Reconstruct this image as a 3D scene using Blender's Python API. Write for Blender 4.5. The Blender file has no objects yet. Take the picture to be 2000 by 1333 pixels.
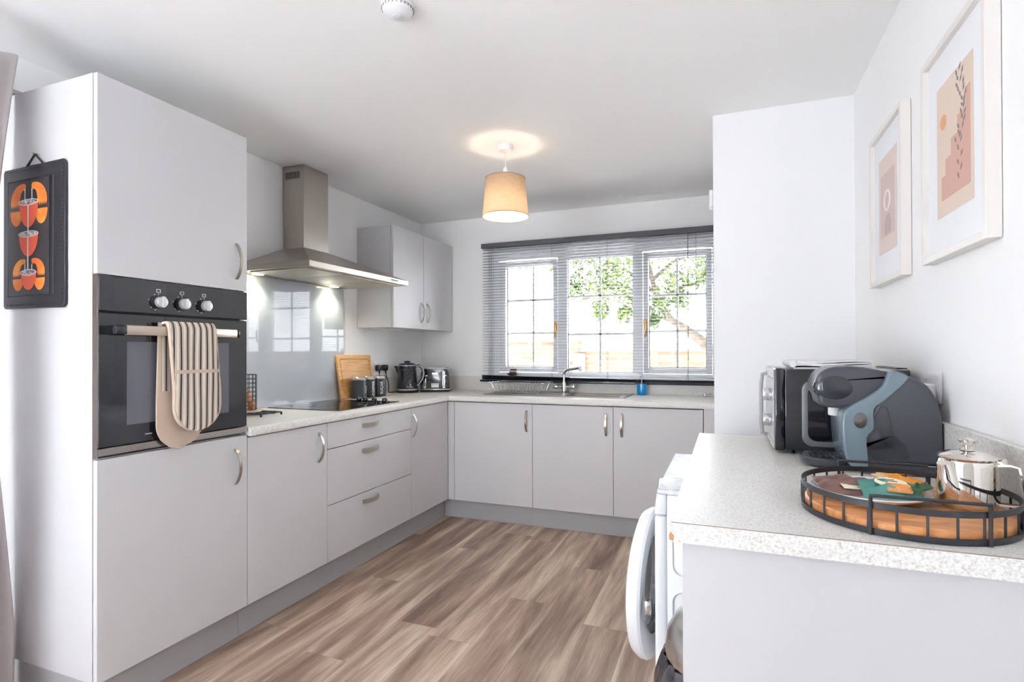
import bpy, bmesh, math, random
from mathutils import Vector, Matrix
random.seed(7)
scn = bpy.context.scene
COL = scn.collection
PI = math.pi

# ------------------------------------------------------------------ camera
cam_d = bpy.data.cameras.new('camera')
cam = bpy.data.objects.new('camera', cam_d); COL.objects.link(cam)
cam_d.sensor_width = 36; cam_d.lens = 18.853
cam_d.shift_x = -0.01284; cam_d.shift_y = 0.00771
cam_d.clip_start = .02; cam_d.clip_end = 200
yaw, pitch, roll = -0.36045, 0.00517, -0.0033
fwd = Vector((math.sin(yaw)*math.cos(pitch), math.cos(yaw)*math.cos(pitch), math.sin(pitch)))
rgt = Vector((math.cos(yaw), -math.sin(yaw), 0)); upv = rgt.cross(fwd)
r2 = rgt*math.cos(roll)+upv*math.sin(roll); u2 = -rgt*math.sin(roll)+upv*math.cos(roll)
M = Matrix((r2, u2, -fwd)).transposed().to_4x4(); M.translation = (0, 0, 1.25135)
cam.matrix_world = M
scn.camera = cam

# ------------------------------------------------------------------ colour + world + daylight
scn.view_settings.view_transform = 'Standard'; scn.view_settings.look = 'None'
scn.view_settings.gamma = 1; scn.view_settings.use_curve_mapping = False
scn.view_settings.exposure = 0.95
W = bpy.data.worlds.new('world'); scn.world = W; W.use_nodes = True
bg = W.node_tree.nodes['Background']
bg.inputs['Color'].default_value = (.885, .945, 1.0, 1); bg.inputs['Strength'].default_value = 6.5
wt_ = W.node_tree; wc_ = wt_.nodes.new('ShaderNodeTexCoord'); ws_ = wt_.nodes.new('ShaderNodeSeparateXYZ'); wm_ = wt_.nodes.new('ShaderNodeMath')
wm_.operation = 'MULTIPLY_ADD'; wm_.inputs[1].default_value = 1.7; wm_.inputs[2].default_value = 6.6   # overcast sky, brighter beyond the kitchen window
wt_.links.new(wc_.outputs['Generated'], ws_.inputs[0]); wt_.links.new(ws_.outputs[1], wm_.inputs[0]); wt_.links.new(wm_.outputs[0], bg.inputs['Strength'])
scn.cycles.max_bounces = 12; scn.cycles.diffuse_bounces = 6; scn.cycles.glossy_bounces = 5
scn.cycles.transparent_max_bounces = 16; scn.cycles.transmission_bounces = 6
scn.cycles.sample_clamp_indirect = 6; scn.cycles.use_denoising = True
scn.cycles.caustics_reflective = False; scn.cycles.caustics_refractive = False

def portal(name, loc, rot, sx, sy):
    l = bpy.data.lights.new(name, 'AREA'); l.shape = 'RECTANGLE'; l.size = sx; l.size_y = sy
    l.cycles.is_portal = True
    o = bpy.data.objects.new(name, l); o.location = loc; o.rotation_euler = rot; COL.objects.link(o)
# room extents
XL, XR, YB, YN, ZC = -2.565, .537, 4.167, -2.6, 2.3985
sd_ = bpy.data.lights.new('sun', 'SUN'); sd_.energy = 34; sd_.angle = .009; sd_.color = (.94, .97, 1.0)
so_ = bpy.data.objects.new('sun', sd_); COL.objects.link(so_)
so_.rotation_euler = Vector((-.42, .02, .9)).to_track_quat('Z', 'Y').to_euler()
portal('window_daylight', (-.985, YB+.27, 1.58), (-PI/2, 0, 0), 1.86, 1.1)
portal('patio_daylight', (XL-.2, -1.3, 1.1), (0, -PI/2, 0), 2.1, 1.3)
portal('rear_daylight', (-1.3, YN-.2, 1.1), (PI/2, 0, 0), 1.8, 2.15)

# ------------------------------------------------------------------ material helpers
MATS = {}
def lin(c): return tuple(((v/255)/12.92 if v/255 <= .04045 else ((v/255+.055)/1.055)**2.4) for v in c)+(1,)
def mat(name, col, rough=.5, metal=0, bump=0, bscale=60, stretch=None, spec=.5, emit=None, es=0, coat=0, alpha=1, var=0, vscale=5, trans=0, ior=1.45):
    if name in MATS: return MATS[name]
    m = bpy.data.materials.new(name); m.use_nodes = True; nt = m.node_tree; p = nt.nodes['Principled BSDF']
    c = lin(col); p.inputs['Base Color'].default_value = c
    p.inputs['Roughness'].default_value = rough; p.inputs['Metallic'].default_value = metal
    p.inputs['Specular IOR Level'].default_value = spec
    if coat: p.inputs['Coat Weight'].default_value = coat; p.inputs['Coat Roughness'].default_value = .05
    if trans: p.inputs['Transmission Weight'].default_value = trans; p.inputs['IOR'].default_value = ior
    if emit: p.inputs['Emission Color'].default_value = lin(emit); p.inputs['Emission Strength'].default_value = es
    if alpha < 1: p.inputs['Alpha'].default_value = alpha
    tc = nt.nodes.new('ShaderNodeTexCoord'); mp = nt.nodes.new('ShaderNodeMapping')
    nt.links.new(tc.outputs['Object'], mp.inputs['Vector'])
    if stretch: mp.inputs['Scale'].default_value = stretch
    nz = nt.nodes.new('ShaderNodeTexNoise'); nz.inputs['Scale'].default_value = bscale; nz.inputs['Detail'].default_value = 4
    nt.links.new(mp.outputs[0], nz.inputs['Vector'])
    if bump:
        b = nt.nodes.new('ShaderNodeBump'); b.inputs['Strength'].default_value = bump; b.inputs['Distance'].default_value = .002
        nt.links.new(nz.outputs[0], b.inputs['Height']); nt.links.new(b.outputs[0], p.inputs['Normal'])
    if not var: var = .015
    n2 = nt.nodes.new('ShaderNodeTexNoise'); n2.inputs['Scale'].default_value = vscale; n2.inputs['Detail'].default_value = 5
    nt.links.new(mp.outputs[0], n2.inputs['Vector'])
    mx = nt.nodes.new('ShaderNodeMix'); mx.data_type = 'RGBA'
    mx.inputs[6].default_value = tuple(v*(1-var) for v in c[:3])+(1,); mx.inputs[7].default_value = tuple(min(1, v*(1+var)) for v in c[:3])+(1,)
    nt.links.new(n2.outputs[0], mx.inputs[0]); nt.links.new(mx.outputs[2], p.inputs['Base Color'])
    MATS[name] = m; return m

def ramp_mat(name, stops, tex='noise', scale=8, detail=6, stretch=(1, 1, 1), rough=.5, bump=0, spec=.5, distort=0, constant=False, metal=0):
    m = bpy.data.materials.new(name); m.use_nodes = True; nt = m.node_tree; p = nt.nodes['Principled BSDF']
    p.inputs['Roughness'].default_value = rough; p.inputs['Specular IOR Level'].default_value = spec; p.inputs['Metallic'].default_value = metal
    tc = nt.nodes.new('ShaderNodeTexCoord'); mp = nt.nodes.new('ShaderNodeMapping'); mp.inputs['Scale'].default_value = stretch
    nt.links.new(tc.outputs['Object'], mp.inputs['Vector'])
    if tex == 'noise':
        t = nt.nodes.new('ShaderNodeTexNoise'); t.inputs['Scale'].default_value = scale; t.inputs['Detail'].default_value = detail; t.inputs['Distortion'].default_value = distort; out = t.outputs[0]
    elif tex == 'voronoi':
        t = nt.nodes.new('ShaderNodeTexVoronoi'); t.inputs['Scale'].default_value = scale; out = t.outputs['Color']
    nt.links.new(mp.outputs[0], t.inputs['Vector'])
    r = nt.nodes.new('ShaderNodeValToRGB'); nt.links.new(out, r.inputs[0])
    if constant: r.color_ramp.interpolation = 'CONSTANT'
    el = r.color_ramp.elements
    while len(el) < len(stops): el.new(.5)
    for e, (q, c) in zip(el, stops): e.position = q; e.color = lin(c)
    nt.links.new(r.outputs[0], p.inputs['Base Color'])
    if bump:
        b = nt.nodes.new('ShaderNodeBump'); b.inputs['Strength'].default_value = bump; b.inputs['Distance'].default_value = .002
        nt.links.new(out, b.inputs['Height']); nt.links.new(b.outputs[0], p.inputs['Normal'])
    MATS[name] = m; return m

M_wall = mat('wall_paint', (248, 248, 249), .75, bump=.04, bscale=180)
M_ceil = mat('ceiling_paint', (250, 250, 250), .85, bump=.04, bscale=160)
M_cab = mat('grey_laminate', (208, 207, 210), .42, bump=.02, bscale=300)
M_plinth_shaded = mat('shaded_laminate', (172, 172, 175), .45)  # cabinet grey darkened, shade under the units put into the colour
M_white = mat('white_plastic', (238, 239, 242), .35)
M_upvc = mat('white_upvc', (246, 247, 250), .3)
M_appl = mat('appliance_white', (240, 242, 246), .25)
M_steel = mat('brushed_steel', (178, 172, 166), .32, 1, bump=.05, bscale=40, stretch=(1, 1, 40), var=.05)
M_hood = mat('hood_steel', (182, 174, 166), .33, 1, bump=.03, bscale=30, stretch=(30, 30, 1), var=.07, vscale=3)
M_chrome = mat('chrome', (225, 225, 228), .08, 1)
M_pot = mat('polished_steel', (226, 222, 216), .06, 1)
M_nickel = mat('satin_nickel', (190, 182, 172), .28, 1)
M_blackgloss = mat('black_glass', (36, 37, 43), .06, coat=.4, spec=.6)
M_hob = mat('hob_glass', (14, 14, 15), .04, spec=.6)
M_black = mat('black_plastic', (28, 29, 34), .35)
M_blackgl = mat('gloss_black_plastic', (24, 26, 34), .12, coat=.5)
M_blackmetal = mat('black_powder_coat', (44, 46, 52), .45)
M_char = mat('charcoal', (50, 52, 60), .4, bump=.05, bscale=200)
M_blind = mat('charcoal_blind', (84, 85, 92), .5)
M_blindrail = mat('navy_black_rail', (34, 40, 54), .22, coat=.3)
M_machine = mat('coffee_machine_charcoal', (66, 68, 78), .28, coat=.3)
M_machineblue = mat('coffee_machine_bluegrey', (112, 130, 142), .22, coat=.5)
M_smoke = mat('smoked_plastic', (40, 44, 54), .08, coat=.6)
M_brass = mat('brass', (205, 165, 105), .25, 1)
M_gloveb = mat('beige_cotton', (200, 180, 163), .95, bump=.35, bscale=500, var=.06, vscale=30)
M_towel = mat('white_towel', (235, 235, 238), .95, bump=.5, bscale=400)
M_curtain = mat('grey_pink_curtain', (232, 226, 227), .95, bump=.3, bscale=500)
M_leather = mat('black_leather', (38, 38, 44), .45, bump=.3, bscale=150)
M_frame = mat('white_frame', (236, 232, 228), .4)
M_mount = mat('white_mount', (240, 241, 245), .9)
M_bag = mat('black_bin_bag', (48, 48, 54), .25, coat=.4)
M_orange = mat('orange_plastic', (240, 150, 30), .3)
M_cord = mat('black_cable', (20, 20, 22), .5)
M_brickcap = mat('stone_coping', (110, 103, 94), .8)
M_render = mat('cream_render', (236, 230, 220), .9)
M_roof = mat('pale_roof_tiles', (200, 190, 180), .8, bump=.3, bscale=20)
M_lawn = mat('grass', (96, 120, 66), .95, bump=.5, bscale=60, var=.3)
M_bark = ramp_mat('bark', [(.3, (46, 38, 32)), (.7, (84, 72, 60))], scale=14, rough=.9, bump=.6)
M_bamboo = ramp_mat('bamboo', [(.3, (204, 146, 86)), (.52, (226, 172, 110)), (.75, (238, 190, 130))], scale=5, stretch=(3, 2, 26), rough=.45)
M_trayw = ramp_mat('acacia_wood', [(.28, (178, 104, 54)), (.5, (214, 148, 92)), (.75, (232, 178, 122))], scale=4, stretch=(2, 14, 3), rough=.4, distort=1.2)
M_egg = ramp_mat('brown_shell', [(.3, (196, 134, 92)), (.7, (226, 170, 128))], scale=6, rough=.5)
M_pebble = ramp_mat('dark_brown_stripes', [(.45, (52, 36, 32)), (.6, (150, 120, 104))], scale=9, stretch=(1, 1, 9), rough=.6)
M_choc = ramp_mat('brown_foil', [(.3, (104, 74, 66)), (.6, (134, 98, 88)), (.8, (190, 150, 140))], scale=7, rough=.28, bump=.4)
M_teal = ramp_mat('teal_foil', [(.35, (40, 110, 102)), (.7, (110, 170, 160))], scale=6, rough=.28, bump=.4)
M_orfoil = ramp_mat('orange_foil', [(.3, (226, 130, 20)), (.6, (244, 170, 50)), (.8, (252, 214, 130))], scale=8, rough=.28, bump=.4)
M_green = mat('green_foil', (44, 94, 60), .3, bump=.4, bscale=30)
M_cream = mat('cream_label', (246, 240, 216), .6)
M_biscuit = mat('biscuit', (232, 160, 96), .8, bump=.5, bscale=300)
M_silver = mat('silver_plastic', (190, 190, 192), .35, .6)
M_kettle = mat('navy_black_enamel', (30, 33, 46), .14, coat=.6)
M_pagew = mat('chalk_white', (240, 240, 240), .6)

def speck():
    m = bpy.data.materials.new('speckled_laminate'); m.use_nodes = True; nt = m.node_tree; p = nt.nodes['Principled BSDF']
    tc = nt.nodes.new('ShaderNodeTexCoord')
    a = nt.nodes.new('ShaderNodeTexNoise'); a.inputs['Scale'].default_value = 190; a.inputs['Detail'].default_value = 3; a.inputs['Roughness'].default_value = .7
    b = nt.nodes.new('ShaderNodeTexNoise'); b.inputs['Scale'].default_value = 420; b.inputs['Detail'].default_value = 2
    r1 = nt.nodes.new('ShaderNodeValToRGB'); r2_ = nt.nodes.new('ShaderNodeValToRGB')
    for r, st in ((r1, ((.32, (200, 193, 186)), (.44, (226, 224, 220)), (.58, (240, 239, 237)))), (r2_, ((.29, (190, 182, 174)), (.36, (255, 255, 255))))):
        el = r.color_ramp.elements
        while len(el) < len(st): el.new(.5)
        for e, (q, c) in zip(el, st): e.position = q; e.color = lin(c)
    mx = nt.nodes.new('ShaderNodeMix'); mx.data_type = 'RGBA'; mx.blend_type = 'MULTIPLY'; mx.inputs[0].default_value = .8
    for t in (a, b): nt.links.new(tc.outputs['Object'], t.inputs['Vector'])
    nt.links.new(a.outputs[0], r1.inputs[0]); nt.links.new(b.outputs[0], r2_.inputs[0])
    nt.links.new(r1.outputs[0], mx.inputs[6]); nt.links.new(r2_.outputs[0], mx.inputs[7]); nt.links.new(mx.outputs[2], p.inputs['Base Color'])
    p.inputs['Roughness'].default_value = .34
    return m
M_top = speck()

def floor_mat():
    m = bpy.data.materials.new('oak_plank_vinyl'); m.use_nodes = True; nt = m.node_tree; p = nt.nodes['Principled BSDF']
    N = nt.nodes; L = nt.links
    def mth(op, a, b=None, c=None):
        n = N.new('ShaderNodeMath'); n.operation = op
        for i, v in enumerate((a, b, c)):
            if v is None: continue
            if isinstance(v, (int, float)): n.inputs[i].default_value = v
            else: L.new(v, n.inputs[i])
        return n.outputs[0]
    tc = N.new('ShaderNodeTexCoord'); sp = N.new('ShaderNodeSeparateXYZ'); L.new(tc.outputs['Object'], sp.inputs[0])
    xs = mth('DIVIDE', mth('ADD', sp.outputs[0], .42), .205); ci = mth('FLOOR', xs); u = mth('FRACT', xs)
    # joint offset of each row of planks
    offs = [2.35, .9, 1.4, .5, 1.90, 2.50, 1.78, .85, 2.07, 2.53, .45, 2.40, 1.7, 1.0, .3, 1.9, .7]
    lut = N.new('ShaderNodeValToRGB'); lut.color_ramp.interpolation = 'CONSTANT'; el = lut.color_ramp.elements
    while len(el) < len(offs): el.new(.5)
    for i, v in enumerate(offs): el[i].position = i/32; el[i].color = (v/3,)*3+(1,)
    L.new(mth('DIVIDE', mth('ADD', ci, 12.5), 32), lut.inputs[0])
    ys = mth('DIVIDE', mth('SUBTRACT', sp.outputs[1], mth('MULTIPLY', lut.outputs[0], 3)), 1.285); ri = mth('FLOOR', ys); v = mth('FRACT', ys)
    idv = N.new('ShaderNodeCombineXYZ'); L.new(ci, idv.inputs[0]); L.new(ri, idv.inputs[1])
    wn = N.new('ShaderNodeTexWhiteNoise'); wn.noise_dimensions = '2D'; L.new(idv.outputs[0], wn.inputs['Vector'])
    cv = N.new('ShaderNodeCombineXYZ'); L.new(sp.outputs[0], cv.inputs[0]); L.new(sp.outputs[1], cv.inputs[1]); L.new(mth('MULTIPLY', wn.outputs['Value'], 37), cv.inputs[2])
    def nz(scale, st, det=5, dis=0):
        mp = N.new('ShaderNodeMapping'); mp.inputs['Scale'].default_value = st; L.new(cv.outputs[0], mp.inputs['Vector'])
        t = N.new('ShaderNodeTexNoise'); t.inputs['Scale'].default_value = scale; t.inputs['Detail'].default_value = det; t.inputs['Distortion'].default_value = dis
        L.new(mp.outputs[0], t.inputs['Vector']); return t.outputs[0]
    big = nz(1.0, (9, 1.1, 1), 3, .6); mid = nz(1, (34, 2.4, 1), 5, 1.2); fine = nz(1, (170, 9, 1), 5, .3)
    f = mth('ADD', mth('ADD', mth('MULTIPLY', big, .78), mth('MULTIPLY', mid, .24)), mth('MULTIPLY', fine, .15))
    f = mth('ADD', f, mth('MULTIPLY', mth('SUBTRACT', wn.outputs['Value'], .5), .16))
    edge = mth('SUBTRACT', .5, mth('ABSOLUTE', mth('SUBTRACT', u, .5)))
    pale = mth('MULTIPLY', mth('MAXIMUM', 0, mth('SUBTRACT', 1, mth('MULTIPLY', edge, 7))), mth('MULTIPLY', big, .22))
    f = mth('ADD', f, pale)
    r = N.new('ShaderNodeValToRGB'); L.new(f, r.inputs[0]); el = r.color_ramp.elements
    st = ((.40, (122, 97, 83)), (.51, (152, 127, 111)), (.59, (174, 150, 133)), (.67, (200, 178, 158)), (.77, (222, 203, 182)))
    while len(el) < len(st): el.new(.5)
    for e, (q, c) in zip(el, st): e.position = q; e.color = lin(c)
    # thin dark seams at the joints
    e1 = mth('LESS_THAN', mth('MINIMUM', u, mth('SUBTRACT', 1, u)), .006); e2 = mth('LESS_THAN', mth('MINIMUM', v, mth('SUBTRACT', 1, v)), .0009)
    seam = mth('MULTIPLY', mth('MAXIMUM', e1, e2), .35)
    mx = N.new('ShaderNodeMix'); mx.data_type = 'RGBA'; L.new(seam, mx.inputs[0]); L.new(r.outputs[0], mx.inputs[6]); mx.inputs[7].default_value = lin((84, 66, 54))
    L.new(mx.outputs[2], p.inputs['Base Color']); p.inputs['Roughness'].default_value = .42
    b = N.new('ShaderNodeBump'); b.inputs['Strength'].default_value = .25; b.inputs['Distance'].default_value = .001
    L.new(mid, b.inputs['Height']); L.new(b.outputs[0], p.inputs['Normal'])
    return m
M_floor = floor_mat()

def glass_mat(name, tint=(1, 1, 1, 1), rough=.0, refl=.06):
    m = bpy.data.materials.new(name); m.use_nodes = True; nt = m.node_tree; nt.nodes.clear()
    o = nt.nodes.new('ShaderNodeOutputMaterial'); mx = nt.nodes.new('ShaderNodeMixShader'); t = nt.nodes.new('ShaderNodeBsdfTransparent'); g = nt.nodes.new('ShaderNodeBsdfGlossy')
    lw = nt.nodes.new('ShaderNodeLayerWeight'); lw.inputs['Blend'].default_value = .12
    t.inputs['Color'].default_value = tint; g.inputs['Roughness'].default_value = rough
    nt.links.new(lw.outputs['Fresnel'], mx.inputs[0]); nt.links.new(t.outputs[0], mx.inputs[1]); nt.links.new(g.outputs[0], mx.inputs[2]); nt.links.new(mx.outputs[0], o.inputs[0])
    return m
M_glass = glass_mat('window_glass')
M_bottle = glass_mat('clear_bottle', (.93, .96, .98, 1))
M_splash = mat('grey_glass_splashback', (196, 203, 212), .03, coat=0, spec=.28)
M_blueliq = mat('blue_washing_liquid', (0, 140, 205), .12, coat=.4)

def shade_mat():
    m = bpy.data.materials.new('lampshade_linen'); m.use_nodes = True; nt = m.node_tree; nt.nodes.clear()
    o = nt.nodes.new('ShaderNodeOutputMaterial'); mx = nt.nodes.new('ShaderNodeMixShader'); mx.inputs[0].default_value = .17
    d = nt.nodes.new('ShaderNodeBsdfDiffuse'); t = nt.nodes.new('ShaderNodeBsdfTranslucent')
    tc = nt.nodes.new('ShaderNodeTexCoord'); mp = nt.nodes.new('ShaderNodeMapping'); mp.inputs['Scale'].default_value = (1, 1, 14)
    w = nt.nodes.new('ShaderNodeTexNoise'); w.inputs['Scale'].default_value = 40
    r = nt.nodes.new('ShaderNodeValToRGB'); r.color_ramp.elements[0].color = lin((156, 134, 110)); r.color_ramp.elements[1].color = lin((196, 172, 146))
    nt.links.new(tc.outputs['Object'], mp.inputs['Vector']); nt.links.new(mp.outputs[0], w.inputs['Vector']); nt.links.new(w.outputs[0], r.inputs[0])
    nt.links.new(r.outputs[0], d.inputs[0]); nt.links.new(r.outputs[0], t.inputs[0]); nt.links.new(d.outputs[0], mx.inputs[1]); nt.links.new(t.outputs[0], mx.inputs[2]); nt.links.new(mx.outputs[0], o.inputs[0])
    return m
M_shade = shade_mat()

def brick_mat():
    m = bpy.data.materials.new('garden_brick'); m.use_nodes = True; nt = m.node_tree; p = nt.nodes['Principled BSDF']
    tc = nt.nodes.new('ShaderNodeTexCoord'); mp = nt.nodes.new('ShaderNodeMapping'); mp.inputs['Rotation'].default_value = (PI/2, 0, 0)
    b = nt.nodes.new('ShaderNodeTexBrick'); b.inputs['Scale'].default_value = 1; b.inputs['Brick Width'].default_value = .225; b.inputs['Row Height'].default_value = .075
    b.inputs['Mortar Size'].default_value = .008; b.inputs['Color1'].default_value = lin((92, 64, 48)); b.inputs['Color2'].default_value = lin((116, 88, 68)); b.inputs['Mortar'].default_value = lin((108, 98, 86))
    nt.links.new(tc.outputs['Object'], mp.inputs['Vector']); nt.links.new(mp.outputs[0], b.inputs['Vector']); nt.links.new(b.outputs[0], p.inputs['Base Color']); p.inputs['Roughness'].default_value = .9
    return m
M_brick = brick_mat()

def leaf_mat():
    return ramp_mat('leaves', [(.35, (52, 70, 28)), (.6, (82, 98, 40)), (.8, (120, 118, 48))], scale=1.3, rough=.6)
M_leaf = leaf_mat()

def stripe_mat():
    m = bpy.data.materials.new('striped_cotton'); m.use_nodes = True; nt = m.node_tree; p = nt.nodes['Principled BSDF']; p.inputs['Roughness'].default_value = .95
    tc = nt.nodes.new('ShaderNodeTexCoord'); sp = nt.nodes.new('ShaderNodeSeparateXYZ'); nt.links.new(tc.outputs['Object'], sp.inputs[0])
    a = nt.nodes.new('ShaderNodeMath'); a.operation = 'MULTIPLY'; a.inputs[1].default_value = 1/.0262
    nt.links.new(sp.outputs[1], a.inputs[0])
    f = nt.nodes.new('ShaderNodeMath'); f.operation = 'FRACT'; nt.links.new(a.outputs[0], f.inputs[0])
    r = nt.nodes.new('ShaderNodeValToRGB'); r.color_ramp.interpolation = 'CONSTANT'; el = r.color_ramp.elements
    st = ((0, (76, 70, 68)), (.24, (232, 222, 208)), (.34, (112, 102, 96)), (.42, (236, 226, 212)), (.58, (200, 164, 126)), (.64, (236, 226, 212)), (.78, (112, 102, 96)), (.86, (232, 222, 208)), (.93, (76, 70, 68)))
    while len(el) < len(st): el.new(.5)
    for e, (q, c) in zip(el, st): e.position = q; e.color = lin(c)
    nt.links.new(f.outputs[0], r.inputs[0]); nt.links.new(r.outputs[0], p.inputs['Base Color'])
    n = nt.nodes.new('ShaderNodeTexNoise'); n.inputs['Scale'].default_value = 300; b = nt.nodes.new('ShaderNodeBump'); b.inputs['Strength'].default_value = .4; b.inputs['Distance'].default_value = .002
    nt.links.new(tc.outputs['Object'], n.inputs['Vector']); nt.links.new(n.outputs[0], b.inputs['Height']); nt.links.new(b.outputs[0], p.inputs['Normal'])
    return m
M_stripe = stripe_mat()

# ------------------------------------------------------------------ mesh helpers
class MB:
    def __init__(s): s.bm = bmesh.new()
    def _merge(s, t, mtx=None):
        if mtx: bmesh.ops.transform(t, matrix=mtx, verts=t.verts)
        me = bpy.data.meshes.new('t'); t.to_mesh(me); t.free(); s.bm.from_mesh(me); bpy.data.meshes.remove(me); return s
    def box(s, x0, x1, y0, y1, z0, z1, bev=0, seg=2, mtx=None):
        t = bmesh.new(); bmesh.ops.create_cube(t, size=1)
        bmesh.ops.transform(t, matrix=Matrix.Translation(((x0+x1)/2, (y0+y1)/2, (z0+z1)/2)) @ Matrix.Diagonal((abs(x1-x0), abs(y1-y0), abs(z1-z0), 1)), verts=t.verts)
        if bev: bmesh.ops.bevel(t, geom=t.edges[:]+t.verts[:], offset=bev, segments=seg, profile=.5, affect='EDGES')
        return s._merge(t, mtx)
    def cyl(s, p0, p1, r0, r1=None, seg=24, bev=0, mtx=None):
        p0 = Vector(p0); p1 = Vector(p1); d = p1-p0; t = bmesh.new()
        bmesh.ops.create_cone(t, cap_ends=True, segments=seg, radius1=r0, radius2=r0 if r1 is None else r1, depth=d.length)
        if bev:
            ed = [e for e in t.edges if abs(e.verts[0].co.z-e.verts[1].co.z) < 1e-6]
            bmesh.ops.bevel(t, geom=ed, offset=bev, segments=2, profile=.5, affect='EDGES')
        q = Vector((0, 0, 1)).rotation_difference(d.normalized()).to_matrix().to_4x4()
        bmesh.ops.transform(t, matrix=Matrix.Translation((p0+p1)/2) @ q, verts=t.verts)
        return s._merge(t, mtx)
    def lathe(s, prof, c=(0, 0, 0), seg=40, mtx=None, sx=1, sy=1):
        t = bmesh.new(); rings = []
        for r, z in prof:
            if r < 1e-6: rings.append([t.verts.new((0, 0, z))])
            else: rings.append([t.verts.new((r*math.cos(2*PI*i/seg)*sx, r*math.sin(2*PI*i/seg)*sy, z)) for i in range(seg)])
        for a, b in zip(rings, rings[1:]):
            for i in range(seg):
                j = (i+1) % seg
                if len(a) == 1 and len(b) == 1: break
                if len(a) == 1: t.faces.new((a[0], b[i], b[j]))
                elif len(b) == 1: t.faces.new((a[i], a[j], b[0]))
                else: t.faces.new((a[i], a[j], b[j], b[i]))
        bmesh.ops.recalc_face_normals(t, faces=t.faces)
        bmesh.ops.transform(t, matrix=Matrix.Translation(c), verts=t.verts)
        return s._merge(t, mtx)
    def sphere(s, c, r, sc=(1, 1, 1), seg=24, mtx=None):
        t = bmesh.new(); bmesh.ops.create_uvsphere(t, u_segments=seg, v_segments=seg//2, radius=r)
        bmesh.ops.transform(t, matrix=Matrix.Translation(c) @ Matrix.Diagonal((*sc, 1)), verts=t.verts)
        return s._merge(t, mtx)
    def tube(s, pts, r, seg=8, closed=False, mtx=None, flat=None, up=None):
        """swept tube; flat=(w,h) gives a rectangular strap; r may be a list"""
        P = [Vector(p) for p in pts]; n = len(P); t = bmesh.new(); rings = []
        prevn = None
        for i in range(n):
            if closed: d = (P[(i+1) % n]-P[i-1])
            else: d = P[min(i+1, n-1)]-P[max(i-1, 0)]
            if d.length < 1e-9: d = Vector((0, 0, 1))
            d.normalize()
            if up is not None: a = Vector(up)
            elif prevn is None: a = Vector((0, 0, 1)) if abs(d.z) < .9 else Vector((1, 0, 0))
            else: a = prevn
            nn = (a-d*a.dot(d)); nn.normalize(); prevn = nn; bb = d.cross(nn)
            rr = r[i] if isinstance(r, (list, tuple)) else r
            if flat:
                w, h = flat; ring = [P[i]+bb*x*w/2+nn*y*h/2 for x, y in ((-1, -1), (1, -1), (1, 1), (-1, 1))]
            else: ring = [P[i]+(nn*math.cos(2*PI*k/seg)+bb*math.sin(2*PI*k/seg))*rr for k in range(seg)]
            rings.append([t.verts.new(v) for v in ring])
        m = len(rings[0]); rg = range(n if closed else n-1)
        for i in rg:
            a, b = rings[i], rings[(i+1) % n]
            for k in range(m): t.faces.new((a[k], a[(k+1) % m], b[(k+1) % m], b[k]))
        if not closed: t.faces.new(rings[0][::-1]); t.faces.new(rings[-1])
        bmesh.ops.recalc_face_normals(t, faces=t.faces)
        return s._merge(t, mtx)
    def prism(s, poly, axis, a, b, bev=0, seg=2, mtx=None):
        """poly of 2D points extruded along axis from a to b; axis 'x': (y,z), 'y': (x,z), 'z': (x,y)"""
        f = {'x': lambda p, q: (q, p[0], p[1]), 'y': lambda p, q: (p[0], q, p[1]), 'z': lambda p, q: (p[0], p[1], q)}[axis]
        t = bmesh.new(); n = len(poly)
        P = [Vector((p[0], p[1])) for p in poly]
        if sum(P[k].x*P[(k+1) % n].y-P[(k+1) % n].x*P[k].y for k in range(n)) < 0: P.reverse()
        N = []
        for k in range(n):   # inward normal at every corner
            e0 = (P[k]-P[k-1]).normalized(); e1 = (P[(k+1) % n]-P[k]).normalized()
            m = Vector((-e0.y-e1.y, e0.x+e1.x)); m = m.normalized() if m.length > 1e-6 else Vector((-e0.y, e0.x))
            N.append(m/max(.6, m.dot(Vector((-e0.y, e0.x)))))
        if a > b: a, b = b, a
        lay = [(0, a), (0, b)] if not bev else [(bev*(1-math.sin(q)), a+bev*(1-math.cos(q))) for q in [PI/2*k/(seg+1) for k in range(seg+2)]] + [(bev*(1-math.sin(q)), b-bev*(1-math.cos(q))) for q in [PI/2*k/(seg+1) for k in range(seg+1, -1, -1)]]
        rings = [[t.verts.new(f(P[k]+N[k]*d, q)) for k in range(n)] for d, q in lay]
        t.faces.new(rings[0]); t.faces.new(rings[-1][::-1])
        for A, B in zip(rings, rings[1:]):
            for k in range(n): j = (k+1) % n; t.faces.new((A[k], B[k], B[j], A[j]))
        bmesh.ops.recalc_face_normals(t, faces=t.faces)
        return s._merge(t, mtx)
    def grid(s, fn, nu, nv, thick=0, mtx=None):
        t = bmesh.new(); V = [[t.verts.new(fn(i/nu, j/nv)) for j in range(nv+1)] for i in range(nu+1)]
        for i in range(nu):
            for j in range(nv): t.faces.new((V[i][j], V[i+1][j], V[i+1][j+1], V[i][j+1]))
        if thick:
            bmesh.ops.recalc_face_normals(t, faces=t.faces)
            bmesh.ops.solidify(t, geom=t.faces[:], thickness=thick)
        return s._merge(t, mtx)

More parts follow.
